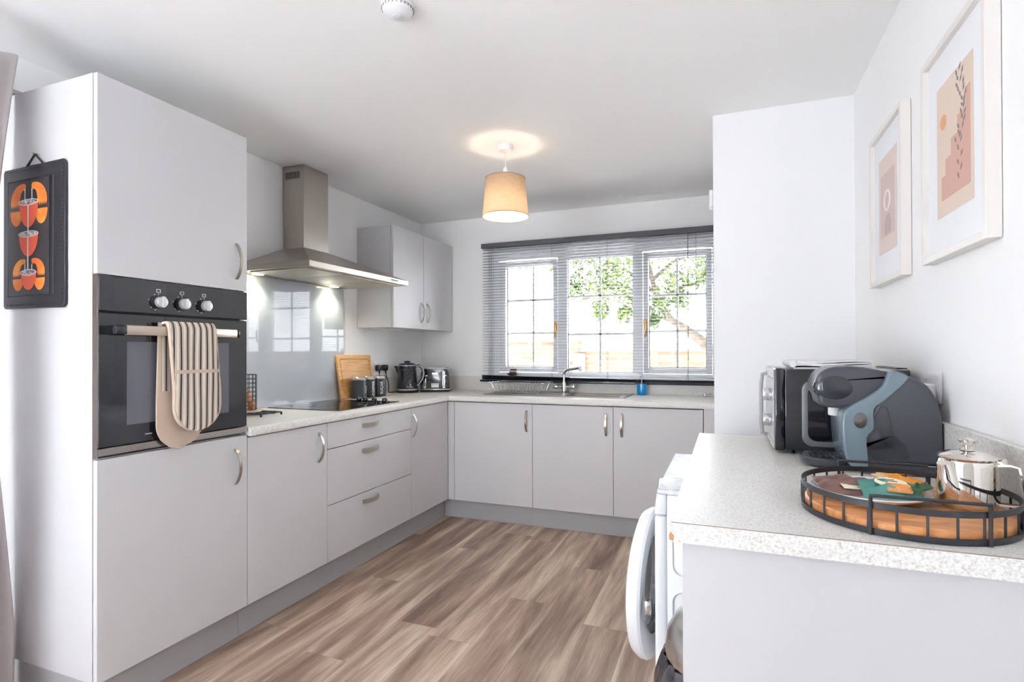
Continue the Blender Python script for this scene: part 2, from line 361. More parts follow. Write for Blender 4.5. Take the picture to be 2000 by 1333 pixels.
ORG = {}
def finish(o, label=None, cat=None, group=None, kind=None):
    if label: o['label'] = label
    if cat: o['category'] = cat
    if group: o['group'] = group
    if kind: o['kind'] = kind
    return o
def thing(name, label=None, cat=None, loc=(0, 0, 0), rz=0, group=None, kind=None):
    o = bpy.data.objects.new(name, None); o.empty_display_size = .05; COL.objects.link(o)
    o.location = loc; o.rotation_euler = (0, 0, rz)
    ORG[o] = Matrix.Translation(loc) @ Matrix.Rotation(rz, 4, 'Z')
    return finish(o, label, cat, group, kind)
def part(name, mb, m, parent=None, world=True, loc=None, ang=35, flat=False, **kw):
    """world=True: vertices are room coordinates; False: the thing's own coordinates"""
    bm = mb.bm
    me = bpy.data.meshes.new(name)
    if parent is not None:
        if world: bmesh.ops.transform(bm, matrix=ORG[parent].inverted(), verts=bm.verts)
    elif loc is not None and world: bmesh.ops.transform(bm, matrix=Matrix.Translation(loc).inverted(), verts=bm.verts)
    bm.to_mesh(me); bm.free()
    if not flat:
        me.shade_smooth() if hasattr(me, 'shade_smooth') else None
        for p_ in me.polygons:
            if p_.loop_total > 6: p_.use_smooth = False
        me.set_sharp_from_angle(angle=math.radians(ang))
    for mm in (m if isinstance(m, (list, tuple)) else [m]): me.materials.append(mm)
    o = bpy.data.objects.new(name, me); COL.objects.link(o)
    if parent is not None: o.parent = parent; ORG[o] = ORG[parent]
    elif loc is not None: o.location = loc; ORG[o] = Matrix.Translation(loc)
    else: ORG[o] = Matrix.Identity(4)
    return finish(o, **kw)
def struct(name, mb, m, **kw): return part(name, mb, m, kind='structure', **kw)
def textmesh(s, size, depth=.0006):
    cu = bpy.data.curves.new('txt', 'FONT'); cu.body = s; cu.size = size; cu.extrude = depth; cu.align_x = 'CENTER'; cu.align_y = 'CENTER'
    o = bpy.data.objects.new('txt', cu); COL.objects.link(o)
    dg = bpy.context.evaluated_depsgraph_get(); me = bpy.data.meshes.new_from_object(o.evaluated_get(dg))
    bpy.data.objects.remove(o); bpy.data.curves.remove(cu)
    mb = MB(); mb.bm.from_mesh(me); bpy.data.meshes.remove(me); return mb
def frame_of(origin, xdir, ydir):
    x = Vector(xdir).normalized(); y = Vector(ydir).normalized(); z = x.cross(y)
    m = Matrix((x, y, z)).transposed().to_4x4(); m.translation = origin; return m
def xf(mb, m): bmesh.ops.transform(mb.bm, matrix=m, verts=mb.bm.verts); return mb
def arc(n, a0=0, a1=2*PI): return [a0+(a1-a0)*i/n for i in range(n+1)]

# ------------------------------------------------------------------ room shell
ZT, ZU = .924, .886   # worktop top / underside
struct('floor', MB().box(XL-.25, 1.5, YN-.25, YB+.25, -.1, 0), M_floor)
struct('ceiling', MB().box(XL-.25, 1.5, YN-.25, YB+.25, ZC, ZC+.1), M_ceil)
w = MB()   # left wall with the patio door opening (behind and beside the camera)
w.box(XL-.25, XL, -.7, YB+.25, 0, ZC).box(XL-.25, XL, YN-.25, -1.95, 0, ZC).box(XL-.25, XL, -1.95, -.7, 2.12, ZC)
struct('wall_left', w, M_wall)
WX0, WX1, WZ0, WZ1 = -1.905, -.062, 1.046, 2.112
w = MB()
w.box(XL, WX0, YB, YB+.3, 0, ZC).box(WX0, XR, YB, YB+.3, 0, WZ0).box(WX0, XR, YB, YB+.3, WZ1, ZC).box(WX1, XR, YB, YB+.3, WZ0, WZ1)
struct('wall_back', w, M_wall)
struct('wall_alcove', MB().box(-.0603, XR, 2.765, YB, 0, ZC), M_wall)
struct('wall_right', MB().box(XR, XR+.2, YN, YB, 0, ZC), M_wall)
w = MB()
w.box(XL, -2.2, YN-.25, YN, 0, ZC).box(-.4, XR+.2, YN-.25, YN, 0, ZC).box(-2.2, -.4, YN-.25, YN, 2.2, ZC)
struct('wall_rear', w, M_wall)
struct('wall_light_block', MB().box(-.8, XR, -.65, -.5, 0, ZC), M_wall)  # unseen wall, added to keep daylight off the right end panel

# kitchen window
win = thing('window_1', loc=(-.985, YB+.1, WZ0), kind='structure')
yg = YB+.1   # glass plane
f = MB(); y0, y1 = yg-.035, yg+.04
fx0, fx1, fz0, fz1 = -1.885, -.0625, WZ0+.002, WZ1-.002
panes = [(-1.767, -1.342, 1.125, 1.968), (-1.227, -.693, 1.082, 2.012), (-.570, -.145, 1.123, 1.968)]
f.box(fx0, fx1, y0, y1, fz0, 1.075).box(fx0, fx1, y0, y1, 2.03, fz1)
f.box(fx0, -1.835, y0, y1, 1.075, 2.03).box(-.10, fx1, y0, y1, 1.075, 2.03)
f.box(-1.305, -1.255, y0, y1, 1.075, 2.03).box(-.665, -.615, y0, y1, 1.075, 2.03)
f.box(-1.255, -1.227, y0, y1, 1.075, 2.03).box(-.693, -.665, y0, y1, 1.075, 2.03).box(-1.227, -.693, y0, y1, 2.012, 2.03).box(-1.227, -.693, y0, y1, 1.075, 1.082)
f.box(WX0+.001, fx0, y0+.01, y1, fz0, fz1)
part('window_frame', f, M_upvc, win)
for (a, b, c, d) in (panes[0], panes[2]):
    e = 0.064; g = MB(); ys = yg-.05
    xs0, xs1 = a-.06, b+.03
    if a > -1: xs0, xs1 = a-.038, b+.04
    g.box(xs0, a, ys, yg+.02, c-.045, d+.05, .004).box(b, xs1, ys, yg+.02, c-.045, d+.05, .004).box(a, b, ys, yg+.02, c-.045, c, .004).box(a, b, ys, yg+.02, d, d+.05, .004)
    part('sash', g, M_upvc, win)
for (a, b, c, d) in panes:
    part('window_pane', MB().box(a-.01, b+.01, yg, yg+.004, c-.01, d+.01), M_glass, win, flat=True)
    g = MB(); mx_ = (a+b)/2+.02 if a < -1.5 else (a+b)/2
    g.box(mx_-.008, mx_+.008, yg+.006, yg+.014, c, d)
    for k in (1, 2): zz = c+(d-c)*k/3; g.box(a, b, yg+.006, yg+.014, zz-.008, zz+.008)
    part('glazing_bars', g, M_upvc, win)
    g = MB(); t_ = .005
    g.box(a-.002, a+t_, yg-.004, yg-.0005, c, d).box(b-t_, b+.002, yg-.004, yg-.0005, c, d).box(a, b, yg-.004, yg-.0005, c-.002, c+t_).box(a, b, yg-.004, yg-.0005, d-t_, d+.002)
    part('gasket', g, M_black, win)
for hx in (-1.315, -.592):
    g = MB(); g.box(hx-.012, hx+.012, yg-.058, yg-.05, 1.40, 1.50, .003); g.tube([(hx, yg-.058, 1.475), (hx, yg-.085, 1.475), (hx+.004, yg-.088, 1.44), (hx-.004, yg-.085, 1.36)], [.008, .009, .008, .006], 10)
    part('window_handle', g, M_brass, win)
struct('trim_1', MB().box(WX0+.001, WX1-.001, YB-.01, yg-.036, WZ0-.012, WZ0+.0015, .0), M_upvc)

def big_window(name, parts, loc):
    t = thing(name, loc=loc, kind='structure'); fr = MB()
    for p_ in parts[0]: fr.box(*p_, .004)
    part('window_frame', fr, M_upvc, t)
    for p_ in parts[1]: part('window_pane', MB().box(*p_), M_glass, t, flat=True)
xa, xb = XL-.14, XL-.07
big_window('window_2', ([(xa, xb, -1.95, -1.88, 0, 2.12), (xa, xb, -.77, -.7, 0, 2.12), (xa, xb, -1.88, -.77, 0, .07), (xa, xb, -1.88, -.77, 2.05, 2.12)],
                        [(XL-.105, XL-.1, -1.885, -.765, .065, 2.055)]), (XL-.1, -1.3, 0))
ya, yb_ = YN-.14, YN-.07
big_window('added_rear_window', ([(-2.2, -2.12, ya, yb_, 0, 2.2), (-.48, -.4, ya, yb_, 0, 2.2), (-1.35, -1.25, ya, yb_, .08, 2.12), (-2.12, -.48, ya, yb_, 0, .08), (-2.12, -.48, ya, yb_, 2.12, 2.2)],
                        [(-2.125, -1.345, YN-.105, YN-.1, .075, 2.125), (-1.255, -.475, YN-.105, YN-.1, .075, 2.125)]), (-1.3, YN-.1, 0))  # rear glazing out of view, added and sized to feed daylight in
part('reflector', MB().box(-2.45, -.5, -2.3, .1, .001, .014, .004), mat('pale_reflector', (234, 234, 238), .95, bump=.4, bscale=200), loc=(-1.4, -.7, 0), label='pale rug added out of view on the floor to bounce sunlight up', cat='reflector')  # added floor piece out of view, bounces sun to the ceiling

# ------------------------------------------------------------------ cabinetry
XF = -1.965           # face of the left doors
YF = 3.567            # face of the back doors
def bow(mb, c, along, out, length=.152, proj=.03, w=.013, th=.004):
    """curved strap handle: ends at the face, bowing outwards"""
    c = Vector(c); al = Vector(along); ou = Vector(out); pts = []
    for i in range(17):
        t = i/16; s = math.sin(PI*t)
        pts.append(c+al*(t-.5)*length+ou*(proj*(s**.75 if s > 0 else 0)))
    wd = al.cross(ou)
    mb.tube(pts, 0, flat=(w, th), up=ou) if False else mb.tube(pts, 0, flat=(th, w), up=wd)
    return mb
def door_x(parent, y0, y1, z0, z1, hand=None, horiz=None, name='door'):
    d = part(name, MB().box(XF-.019, XF, y0+.0015, y1-.0015, z0, z1, .0012, 1), M_cab, parent)
    if hand: part('door_handle', bow(MB(), (XF, hand[0], hand[1]), (0, 0, 1), (1, 0, 0)), M_nickel, d)
    if horiz: part('drawer_handle', bow(MB(), (XF, horiz[0], horiz[1]), (0, 1, 0), (1, 0, 0), w=.022), M_nickel, d)
    return d
def door_y(parent, x0, x1, z0, z1, hand, name='door'):
    d = part(name, MB().box(x0+.0015, x1-.0015, YF, YF+.019, z0, z1, .0012, 1), M_cab, parent)
    part('door_handle', bow(MB(), (hand[0], YF, hand[1]), (0, 0, 1), (0, -1, 0)), M_nickel, d); return d
A0, A1, A2, A3 = 1.167, 1.767, 2.267, 3.067
tall = thing('tall_cabinet', 'tall pale grey cabinet with an oven built in between two doors, at the left', 'cabinet', (-2.27, 1.467, 0))
c = MB(); xb0, xb1 = XL+.003, XF-.0215
c.box(xb0, xb1, A0, A0+.018, .147, 2.192).box(xb0, xb1, A1-.018, A1, .147, 2.192).box(xb0, xb1, A0+.018, A1-.018, 2.174, 2.192).box(xb0, xb0+.01, A0+.018, A1-.018, .147, 2.174)
c.box(xb0+.01, xb1, A0+.018, A1-.018, .88, .895).box(xb0+.01, xb1, A0+.018, A1-.018, 1.517, 1.532).box(xb0+.01, xb1, A0+.018, A1-.018, .147, .165)
part('carcass', c, M_cab, tall)
door_x(tall, A0, A1, 1.518, 2.192, (1.712, 1.642))
door_x(tall, A0, A1, .147, .892, (1.708, .765))
part('plinth', MB().box(xb0, XF-.055, A0+.012, A1-.001, .002, .145), M_plinth_shaded, tall)

b1 = thing('base_cabinet', 'pale grey single-door base cabinet between the oven cabinet and the drawers', 'cabinet', (-2.27, 2.017, 0), group='grey base cabinets')
part('carcass', MB().box(xb0, xb1, A1+.002, A2-.001, .147, ZU-.002), M_cab, b1); door_x(b1, A1, A2, .147, .878, (2.207, .762))
b2 = thing('drawer_cabinet', 'wide pale grey drawer cabinet with three drawers below the hob', 'cabinet', (-2.27, 2.667, 0))
part('carcass', MB().box(xb0, xb1, A2+.001, A3-.001, .147, ZU-.002), M_cab, b2)
for z0, z1, hz in ((.742, .878, .83), (.445, .7375, .685), (.147, .4405, .392)): door_x(b2, A2, A3, z0, z1, horiz=(2.632, hz), name='drawer_front')
b3 = thing('base_cabinet', 'narrow pale grey base cabinet in the corner, handle on its left edge', 'cabinet', (-2.27, 3.317, 0), group='grey base cabinets')
part('carcass', MB().box(xb0, xb1, A3+.001, YF+.022, .147, ZU-.002), M_cab, b3); door_x(b3, A3, YF-.002, .147, .878, (3.088, .76))
BX = (-1.912, -1.292, -.717, -.1445)
lab = ('pale grey base cabinet below the dish rack, leftmost under the window', 'middle pale grey base cabinet under the tap, handle on its right edge', 'pale grey base cabinet below the blue soap bottle, handle on its left edge')
hx = (-1.335, -.765, -.659)
for i in range(3):
    b = thing('base_cabinet', lab[i], 'cabinet', ((BX[i]+BX[i+1])/2, 3.87, 0), group='grey base cabinets')
    part('carcass', MB().box(BX[i]+.001, BX[i+1]-.001, YF+.0215, YB-.003, .147, ZU-.12), M_cab, b)
    door_y(b, BX[i], BX[i+1], .147, .878, (hx[i], .758))
part('filler_panel', MB().box(XF+.0005, BX[0]-.0015, YF+.0005, YF+.019, .147, .878), M_cab, loc=(-1.94, YF+.01, .147), label='narrow grey filler strip in the corner where the two cabinet runs meet', cat='panel')
part('filler_panel', MB().box(BX[3]+.0035, -.0625, YF-.002, YF+.019, .002, .884), M_cab, loc=(-.103, YF, .0), label='narrow grey end strip beside the white wall corner under the window run', cat='panel')
part('plinth_board', MB().box(XF-.073, XF-.055, A1+.001, 3.617, .002, .146), M_plinth_shaded, loc=(-2.02, 2.7, 0), label='grey plinth board along the floor below the drawer cabinet run', cat='plinth')
part('plinth_board', MB().box(XF-.054, -.0625, 3.617, 3.635, .002, .146), M_plinth_shaded, loc=(-1.0, 3.62, 0), label='grey plinth board along the floor below the window cabinet run', cat='plinth')

# worktop, L shaped, rounded nose, hole for the sink bowl
SX0, SX1, SY0, SY1 = -1.735, -.665, 3.70, 4.13
HX0, HX1, HY0, HY1 = -1.12, -.72, 3.745, 4.02
wt = MB(); XW = XF+.02; YW = YF-.02
wt.box(xb0, XW-.012, A1+.003, YW+.012, ZU, ZT).box(xb0, HX0, YW+.012, YB-.003, ZU, ZT).box(HX1, -.0625, YW+.012, YB-.003, ZU, ZT)
wt.box(HX0, HX1, YW+.012, HY0, ZU, ZT).box(HX0, HX1, HY1, YB-.003, ZU, ZT)
nose = [(0, ZU), (.010, ZU), (.012, ZU+.003), (.012, ZT-.010), (.0105, ZT-.004), (.007, ZT-.001), (0, ZT)]
wt.prism([(XW-.012+a, z) for a, z in nose], 'y', A1+.003, YW+.012)
wt.prism([(YW+.012-a, z) for a, z in nose], 'x', XW-.012, -.0625)
part('worktop', wt, M_top, loc=(-2.2, 3.8, ZU), label='long L-shaped speckled off-white worktop running under the window and hob', cat='worktop')
part('worktop_upstand', MB().box(xb0, xb0+.016, 3.118, YB-.022, ZT+.0005, 1.047), M_top, loc=(XL+.01, 3.6, ZT), label='speckled upstand on the left wall behind the black kettle', cat='upstand')
part('worktop_upstand', MB().box(xb0, -.0625, YB-.021, YB-.003, ZT+.0005, 1.043), M_top, loc=(-1.2, YB-.01, ZT), label='speckled upstand along the wall below the window', cat='upstand')
part('splashback', MB().box(XL+.003, XL+.009, A1+.003, 3.117, ZT+.002, 1.692), M_splash, loc=(XL+.006, 2.4, ZT), label='glossy blue-grey glass splashback on the wall behind the hob', cat='splashback')

# wall cabinet
wc = thing('wall_cabinet', 'two-door grey wall cabinet in the corner above the kettle and toaster', 'cabinet', (-2.41, 3.72, 1.43))
part('carcass', MB().box(xb0, -2.268, 3.275, YB-.004, 1.432, 2.17), M_cab, wc)
for y0, y1, hy in ((3.276, 3.69, 3.655), (3.69, YB-.006, 3.742)):
    d = part('door', MB().box(-2.266, -2.247, y0+.0015, y1-.0015, 1.43, 2.172, .0012, 1), M_cab, wc)
    part('door_handle', bow(MB(), (-2.247, hy, 1.56), (0, 0, 1), (1, 0, 0)), M_nickel, d)
g = MB().box(-2.47, -2.40, 3.32, 3.66, 1.424, 1.4315, .003); part('light_strip', g, M_white, wc)

# oven
ov = thing('built_in_oven', 'black glass built-in oven with three silver knobs in the tall cabinet', 'oven', (-2.2, 1.467, .897))
part('cavity_box', MB().box(xb0+.02, xb1-.002, A0+.022, A1-.022, .898, 1.514), M_black, ov)
part('control_panel', MB().box(xb1, XF+.004, A0+.004, A1-.004, 1.394, 1.514, .002, 1), M_blackgloss, ov)
part('side_trim', MB().box(xb1, XF+.0005, A0+.0005, A0+.0035, .9, 1.514), M_steel, ov)
dr = part('oven_door', MB().box(xb1, XF+.002, A0+.004, A1-.004, .932, 1.388, .002, 1), M_blackgloss, ov)
part('door_window', MB().box(XF+.0022, XF+.0032, 1.262, 1.671, 1.0, 1.291, .0), mat('window_reflection_grey', (98, 100, 110), .05, coat=.6), dr)  # grey lightened to stand for the room reflected in the glass
part('bottom_trim', MB().box(xb1, XF+.003, A0+.004, A1-.004, .905, .929), M_steel, ov)
h = MB(); h.box(XF+.034, XF+.052, 1.232, 1.672, 1.313, 1.347, .003); part('handle_bar', h, mat('champagne_steel', (214, 198, 184), .3, 1), dr)
h = MB(); part('handle_end', h.box(XF+.002, XF+.053, 1.196, 1.232, 1.315, 1.345, .003), M_blackgl, dr); part('handle_end', MB().box(XF+.002, XF+.053, 1.672, 1.684, 1.315, 1.345, .003), M_blackgl, dr)
for yk in (1.372, 1.463, 1.556):
    k = part('knob_collar', MB().cyl((XF+.004, yk-.004, 1.438), (XF+.012, yk-.004, 1.438), .024, seg=28), M_black, ov)
    k = MB(); k.cyl((XF+.012, yk, 1.438), (XF+.03, yk, 1.438), .021, .0195, 32, .002); k.box(XF+.028, XF+.038, yk-.004, yk+.004, 1.418, 1.458, .0015)
    part('oven_knob', k, mat('satin_silver', (205, 205, 205), .35, .5), ov)
    s_ = MB()
    xx = XF+.0042
    for a in (-2.4, -1.9, 2.0, .6, 2.9): s_.box(xx, xx+.0005, yk+.036*math.cos(a)-.0018, yk+.036*math.cos(a)+.0018, 1.438+.03*math.sin(a)-.0018, 1.438+.03*math.sin(a)+.0018)
    for q in (0, 1): s_.box(xx, xx+.0005, yk-.008+q*.0145, yk-.0065+q*.0145, 1.474, 1.486).box(xx, xx+.0005, yk-.008, yk+.008, 1.474+q*.0105, 1.4755+q*.0105)
    s_.box(xx, xx+.0005, yk-.0006, yk+.0006, 1.462, 1.472)
    part('markings', s_, M_pagew, ov)
part('badge', MB().box(XF+.0022, XF+.0027, 1.325, 1.35, .957, .961), M_silver, dr)

# double oven glove over the handle bar
gl = thing('oven_glove', 'beige double oven glove with dark stripes hanging over the oven handle bar', 'oven glove', (XF+.045, 1.46, 1.35))
yc_, hw = 1.462, .096
xt = XF+.043
def rounded_strip(ytop0, ytop1, ybot0, ybot1, z_top, z_bot, x_fn, nu=16, nv=40):
    def fn(u, v):
        r = (ybot1-ybot0)/2; z = z_top+(z_bot-z_top)*v
        t = min(1, v); a = ytop0+(ybot0-ytop0)*min(1, v*1.6); b = ytop1+(ybot1-ytop1)*min(1, v*1.6)
        d = z-z_bot; 
        if d < r: k = math.sqrt(max(0, 1-((r-d)/r)**2)); k = max(k, .02); m_ = (a+b)/2; a = m_-(m_-a)*k; b = m_+(b-m_)*k
        y = a+(b-a)*u
        return (x_fn(u, v, z), y, z)
    return fn
def xfront(u, v, z):
    base = XF+.060 if z < 1.335 else XF+.060-.014*((z-1.335)/.028)**2
    return base+.0035*math.sin(u*PI*3+.5)*math.sin(min(1, v*1.3)*PI)+.005*math.sin(u*PI)
front = rounded_strip(1.372, 1.556, 1.392, 1.578, 1.362, .958, xfront)
part('front_glove', MB().grid(front, 18, 44, .008), M_stripe, gl)
ed = [Vector(front(0, j/44)) for j in range(45)]+[Vector(front(1, (44-j)/44)) for j in range(45)]
part('piping', MB().tube([p+Vector((.001, 0, 0)) for p in ed], .0075, 8), M_gloveb, gl)
part('pocket_band', MB().tube([Vector(front(i/12, .455))+Vector((.0075, 0, .002)) for i in range(13)], 0, flat=(.006, .013), up=(0, 0, 1)), M_gloveb, gl)
def xback(u, v, z): return XF+.018+.003*math.sin(u*5)
back = rounded_strip(1.360, 1.545, 1.352, 1.538, 1.362, .893, xback)
part('back_glove', MB().grid(back, 16, 44, .008), M_gloveb, gl)
bk = rounded_strip(1.366, 1.52, 1.368, 1.42, 1.355, 1.12, lambda u, v, z: XF+.0235)
part('inner_lining', MB().grid(lambda u, v: (XF+.028, 1.366+.03*u, 1.35-.24*v), 3, 8, .002), M_stripe, gl)
part('fold', MB().prism([(XF+.014, 1.349), (XF+.018, 1.357), (XF+.03, 1.365), (XF+.05, 1.367), (XF+.062, 1.362), (XF+.067, 1.35), (XF+.06, 1.349), (XF+.055, 1.3545), (XF+.045, 1.357), (XF+.03, 1.356), (XF+.023, 1.349)], 'y', 1.368, 1.55), M_stripe, gl)

# ------------------------------------------------------------------ cooker hood
hd = thing('cooker_hood', 'stainless steel chimney cooker hood with two lights on above the hob', 'cooker hood', (-2.3, 2.7, 1.71))
HY, HY2, HXf, HZ = 2.2, 3.118, -2.02, 1.70
cy0, cy1, cxf = 2.567, 2.778, -2.40
c = MB(); c.box(XL+.003, HXf, HY, HY2, HZ, HZ+.032, .0015, 1)
t = bmesh.new()
lo = [(XL+.003, HY, HZ+.032), (HXf, HY, HZ+.032), (HXf, HY2, HZ+.032), (XL+.003, HY2, HZ+.032)]; hi = [(XL+.003, cy0-.003, 1.888), (cxf+.003, cy0-.003, 1.888), (cxf+.003, cy1+.003, 1.888), (XL+.003, cy1+.003, 1.888)]
L_ = [t.verts.new(p) for p in lo]; H_ = [t.verts.new(p) for p in hi]; t.faces.new(H_); t.faces.new(L_[::-1])
for i in range(4): j = (i+1) % 4; t.faces.new((L_[i], L_[j], H_[j], H_[i]))
bmesh.ops.recalc_face_normals(t, faces=t.faces); c._merge(t)
part('canopy', c, M_hood, hd, ang=10)
ch = part('chimney', MB().box(XL+.003, cxf, cy0, cy1, 1.889, ZC-.003), M_hood, hd, ang=10)
v = MB()
for i in range(9): xx = -2.538+i*.0125; v.box(xx, xx+.006, cy0-.0012, cy0+.001, 2.315, 2.357)
part('vent_slots', v, M_black, ch)
for y0, y1 in ((2.23, 2.50), (2.51, 2.80), (2.81, 3.09)):
    part('grease_filter', MB().box(-2.46, -2.06, y0, y1, HZ-.006, HZ-.0005, .002), mat('filter_mesh', (196, 190, 176), .4, .8, bump=.6, bscale=500), hd)
b_ = MB()
for i in range(5): b_.cyl((HXf, 2.925+i*.016, HZ+.017), (HXf+.004, 2.925+i*.016, HZ+.017), .0042, seg=12)
part('push_buttons', b_, M_black, hd)
M_lamp = mat('warm_lamp', (255, 250, 225), .3, emit=(255, 246, 205), es=14)
for y in (2.32, 2.955):
    lp = part('hood_lamp', MB().cyl((-2.50, y, HZ-.004), (-2.50, y, HZ-.0005), .03, seg=28), M_lamp, hd)
    l = bpy.data.lights.new('hood_spot', 'SPOT'); l.energy = 3.6; l.color = (1, .96, .76); l.spot_size = 2.3; l.spot_blend = .8; l.shadow_soft_size = .02
    o = bpy.data.objects.new('hood_spot', l); COL.objects.link(o); o.parent = hd; o.location = (-2.505+2.3, y-2.7, HZ-.012-1.71)

# hob, canisters, board
hb = thing('hob', 'black glass ceramic hob set in the worktop in front of the grey splashback', 'hob', (-2.27, 2.71, ZT))
part('glass', MB().box(-2.535, -2.012, 2.42, 2.998, ZT+.0005, ZT+.0045, .001, 1), M_hob, hb)
z_ = MB()
for cx_, cy_, r in ((-2.16, 2.56, .09), (-2.40, 2.56, .072), (-2.40, 2.78, .09), (-2.16, 2.78, .072)):
    z_.tube([(cx_+r*math.cos(a), cy_+r*math.sin(a), ZT+.0047) for a in arc(48)[:-1]], .0006, 4, True)
part('zone_marks', z_, mat('zone_grey', (90, 90, 92), .4), hb)
for kx in (-2.285, -2.235, -2.165, -2.085):
    k = MB(); k.cyl((kx, 2.94, ZT+.0045), (kx, 2.94, ZT+.025), .0185, .0175, 24, .002); k.box(kx-.003, kx+.003, 2.922, 2.958, ZT+.024, ZT+.03, .001)
    part('hob_knob', k, M_blackgl, hb)
txts = ('TEA', 'COFFEE', 'SUGAR'); order = ('nearest the oven', 'in the middle of the three', 'nearest the kettle, white lettering in view')
for i, (cx_, cy_) in enumerate(((-2.435, 3.128), (-2.445, 3.245), (-2.435, 3.36))):
    cn = thing('storage_canister', 'black canister with a silver rim, '+order[i], 'canister', (cx_, cy_, ZT+.001), group='black canisters beside the hob')
    r = .053
    part('body', MB().lathe([(0, 0), (r-.002, 0), (r, .002), (r, .128), (r-.001, .13), (0, .13)], (0, 0, 0), 40), M_char, cn, world=False)
    part('lid', MB().lathe([(0, .1302), (r+.001, .1302), (r+.0015, .133), (r+.0015, .148), (r-.002, .152), (r-.02, .1535), (0, .1535)]), mat('light_steel', (224, 220, 215), .22, 1), cn, world=False)
    tm = textmesh(txts[i], .03 if i else .032, .0004)
    a = {0: .30, 1: -.12, 2: -.52}[i]
    nrm = Vector((math.cos(a), math.sin(a), 0)); mm = frame_of(nrm*(r+.0012)+Vector((0, 0, .064)), (0, 0, 1), (-nrm.cross(Vector((0, 0, 1)))*1) if False else nrm.cross(Vector((0, 0, 1)))*-1)
    # wrap the lettering round the can
    for vtx in tm.bm.verts:
        q = vtx.co; ang_ = a-(-q.y)/r if False else a+q.y/r*-1
        vtx.co = Vector(((r+.0004+q.z)*math.cos(ang_), (r+.0004+q.z)*math.sin(ang_), .064+q.x))
    part('lettering', tm, M_pagew, cn, world=False, flat=True)
bd = thing('chopping_board', 'bamboo chopping board with a juice groove leaning on the wall behind the canisters', 'chopping board', (-2.50, 3.2, ZT))
lean = math.atan2(.052, .305); mB = Matrix.Translation((-2.494, 3.215, ZT+.0045)) @ Matrix.Rotation(-lean, 4, 'Y') @ Matrix.Rotation(-.012, 4, 'X')
w_, h_ = .192, .308
part('panel', MB().box(-.018, 0, -w_, w_, 0, h_, .006, 3, mtx=mB), M_bamboo, bd)
gpts = [(.0005, y, z) for y, z in ((-w_+.03, .03), (-w_+.03, h_-.04), (-w_+.04, h_-.03), (w_-.04, h_-.03), (w_-.03, h_-.04), (w_-.03, .03))]
part('juice_groove', MB().tube(gpts, .002, 6, mtx=mB), mat('bamboo_dark', (176, 118, 62), .6), bd)

# sockets, plugs and cables on the left wall
sk = thing('wall_socket', 'white double socket on the left wall between the canisters and kettle', 'socket', (XL, 3.545, 1.135))
part('face_plate', MB().box(XL+.0005, XL+.009, 3.472, 3.618, 1.094, 1.18, .003), M_white, sk)
s_ = MB()
for y in (3.517, 3.573): part('switch', MB().box(XL+.009, XL+.0135, y-.006, y+.006, 1.155, 1.172, .001), M_white, sk)
lab = ('black plug in the left half of the double socket by the canisters', 'black plug in the right half of the double socket by the kettle')
for i, y in enumerate((3.503, 3.588)):
    pl = thing('mains_plug', lab[i], 'plug', (XL+.03, y, 1.13), group='plugs in the double socket')
    part('plug_body', MB().box(XL+.0095, XL+.042, y-.023, y+.023, 1.105, 1.152, .008, 3), M_black, pl)
    cp = [(XL+.032, y, 1.106), (XL+.032, y, 1.07)]
    cp += [(XL+.03, y+.004, 1.02), (XL+.03, y+.005, .96), (XL+.05, y+.02, ZT+.008)] if i == 0 else [(XL+.034, y+.02, 1.04), (XL+.036, y+.035, 1.0), (XL+.04, y+.025, .95), (XL+.05, y+.01, ZT+.008), (XL+.05, y+.05, ZT+.006), (XL+.055, 3.68, ZT+.006)]
    # smooth
    sm = [Vector(cp[0])]
    for k in range(1, len(cp)): a_, b_2 = Vector(cp[k-1]), Vector(cp[k]); sm += [a_.lerp(b_2, .33), a_.lerp(b_2, .66), b_2]
    for _ in range(3): sm = [sm[0]]+[(sm[k-1]+sm[k]*2+sm[k+1])/4 for k in range(1, len(sm)-1)]+[sm[-1]]
    part('cable', MB().tube(sm, [.006]*2+[.0035]*(len(sm)-2), 8), M_cord, pl)

# kettle
kt = thing('kettle', 'navy-black quilted jug kettle with a chrome handle in the corner', 'kettle', (-2.425, 3.725, ZT+.001), .30); kt.scale = (1.06, 1.06, 1.1)
R_ = .078
part('power_base', MB().lathe([(0, 0), (.08, 0), (.083, .004), (.083, .014), (.078, .018), (0, .018)]), M_black, kt, world=False)
bd_ = MB(); t = bmesh.new(); seg, rows = 48, 22; rg = []
for j in range(rows+1):
    v_ = j/rows; z = .03+.165*v_; r = .079-.011*v_-.004*math.sin(v_*PI) if v_ < 2 else 0; ring = []
    for i in range(seg):
        a = 2*PI*i/seg; q = .0016*((i+j) % 2) if 0 < j < rows-3 else 0
        ring.append(t.verts.new(((r+q)*math.cos(a), (r+q)*math.sin(a), z)))
    rg.append(ring)
for a_, b_2 in zip(rg, rg[1:]):
    for i in range(seg): t.faces.new((a_[i], a_[(i+1) % seg], b_2[(i+1) % seg], b_2[i]))
t.faces.new(rg[0][::-1]); t.faces.new(rg[-1]); bd_._merge(t)
part('jug', bd_, M_kettle, kt, world=False, flat=True)
part('chrome_band', MB().lathe([(.0, .0185), (.0795, .0185), (.0815, .022), (.0815, .027), (.0795, .0295), (0, .0295)]), M_chrome, kt, world=False)
part('lid', MB().lathe([(0, .1955), (.067, .1955), (.068, .2), (.062, .21), (.05, .216), (0, .219)]), M_kettle, kt, world=False)
part('lid_rim', MB().lathe([(.0675, .194), (.0695, .196), (.0695, .2), (.0675, .2015), (.0655, .198)]), M_chrome, kt, world=False)
part('lid_knob', MB().sphere((0, 0, .224), .022, (1.2, .7, .38)), M_black, kt, world=False)
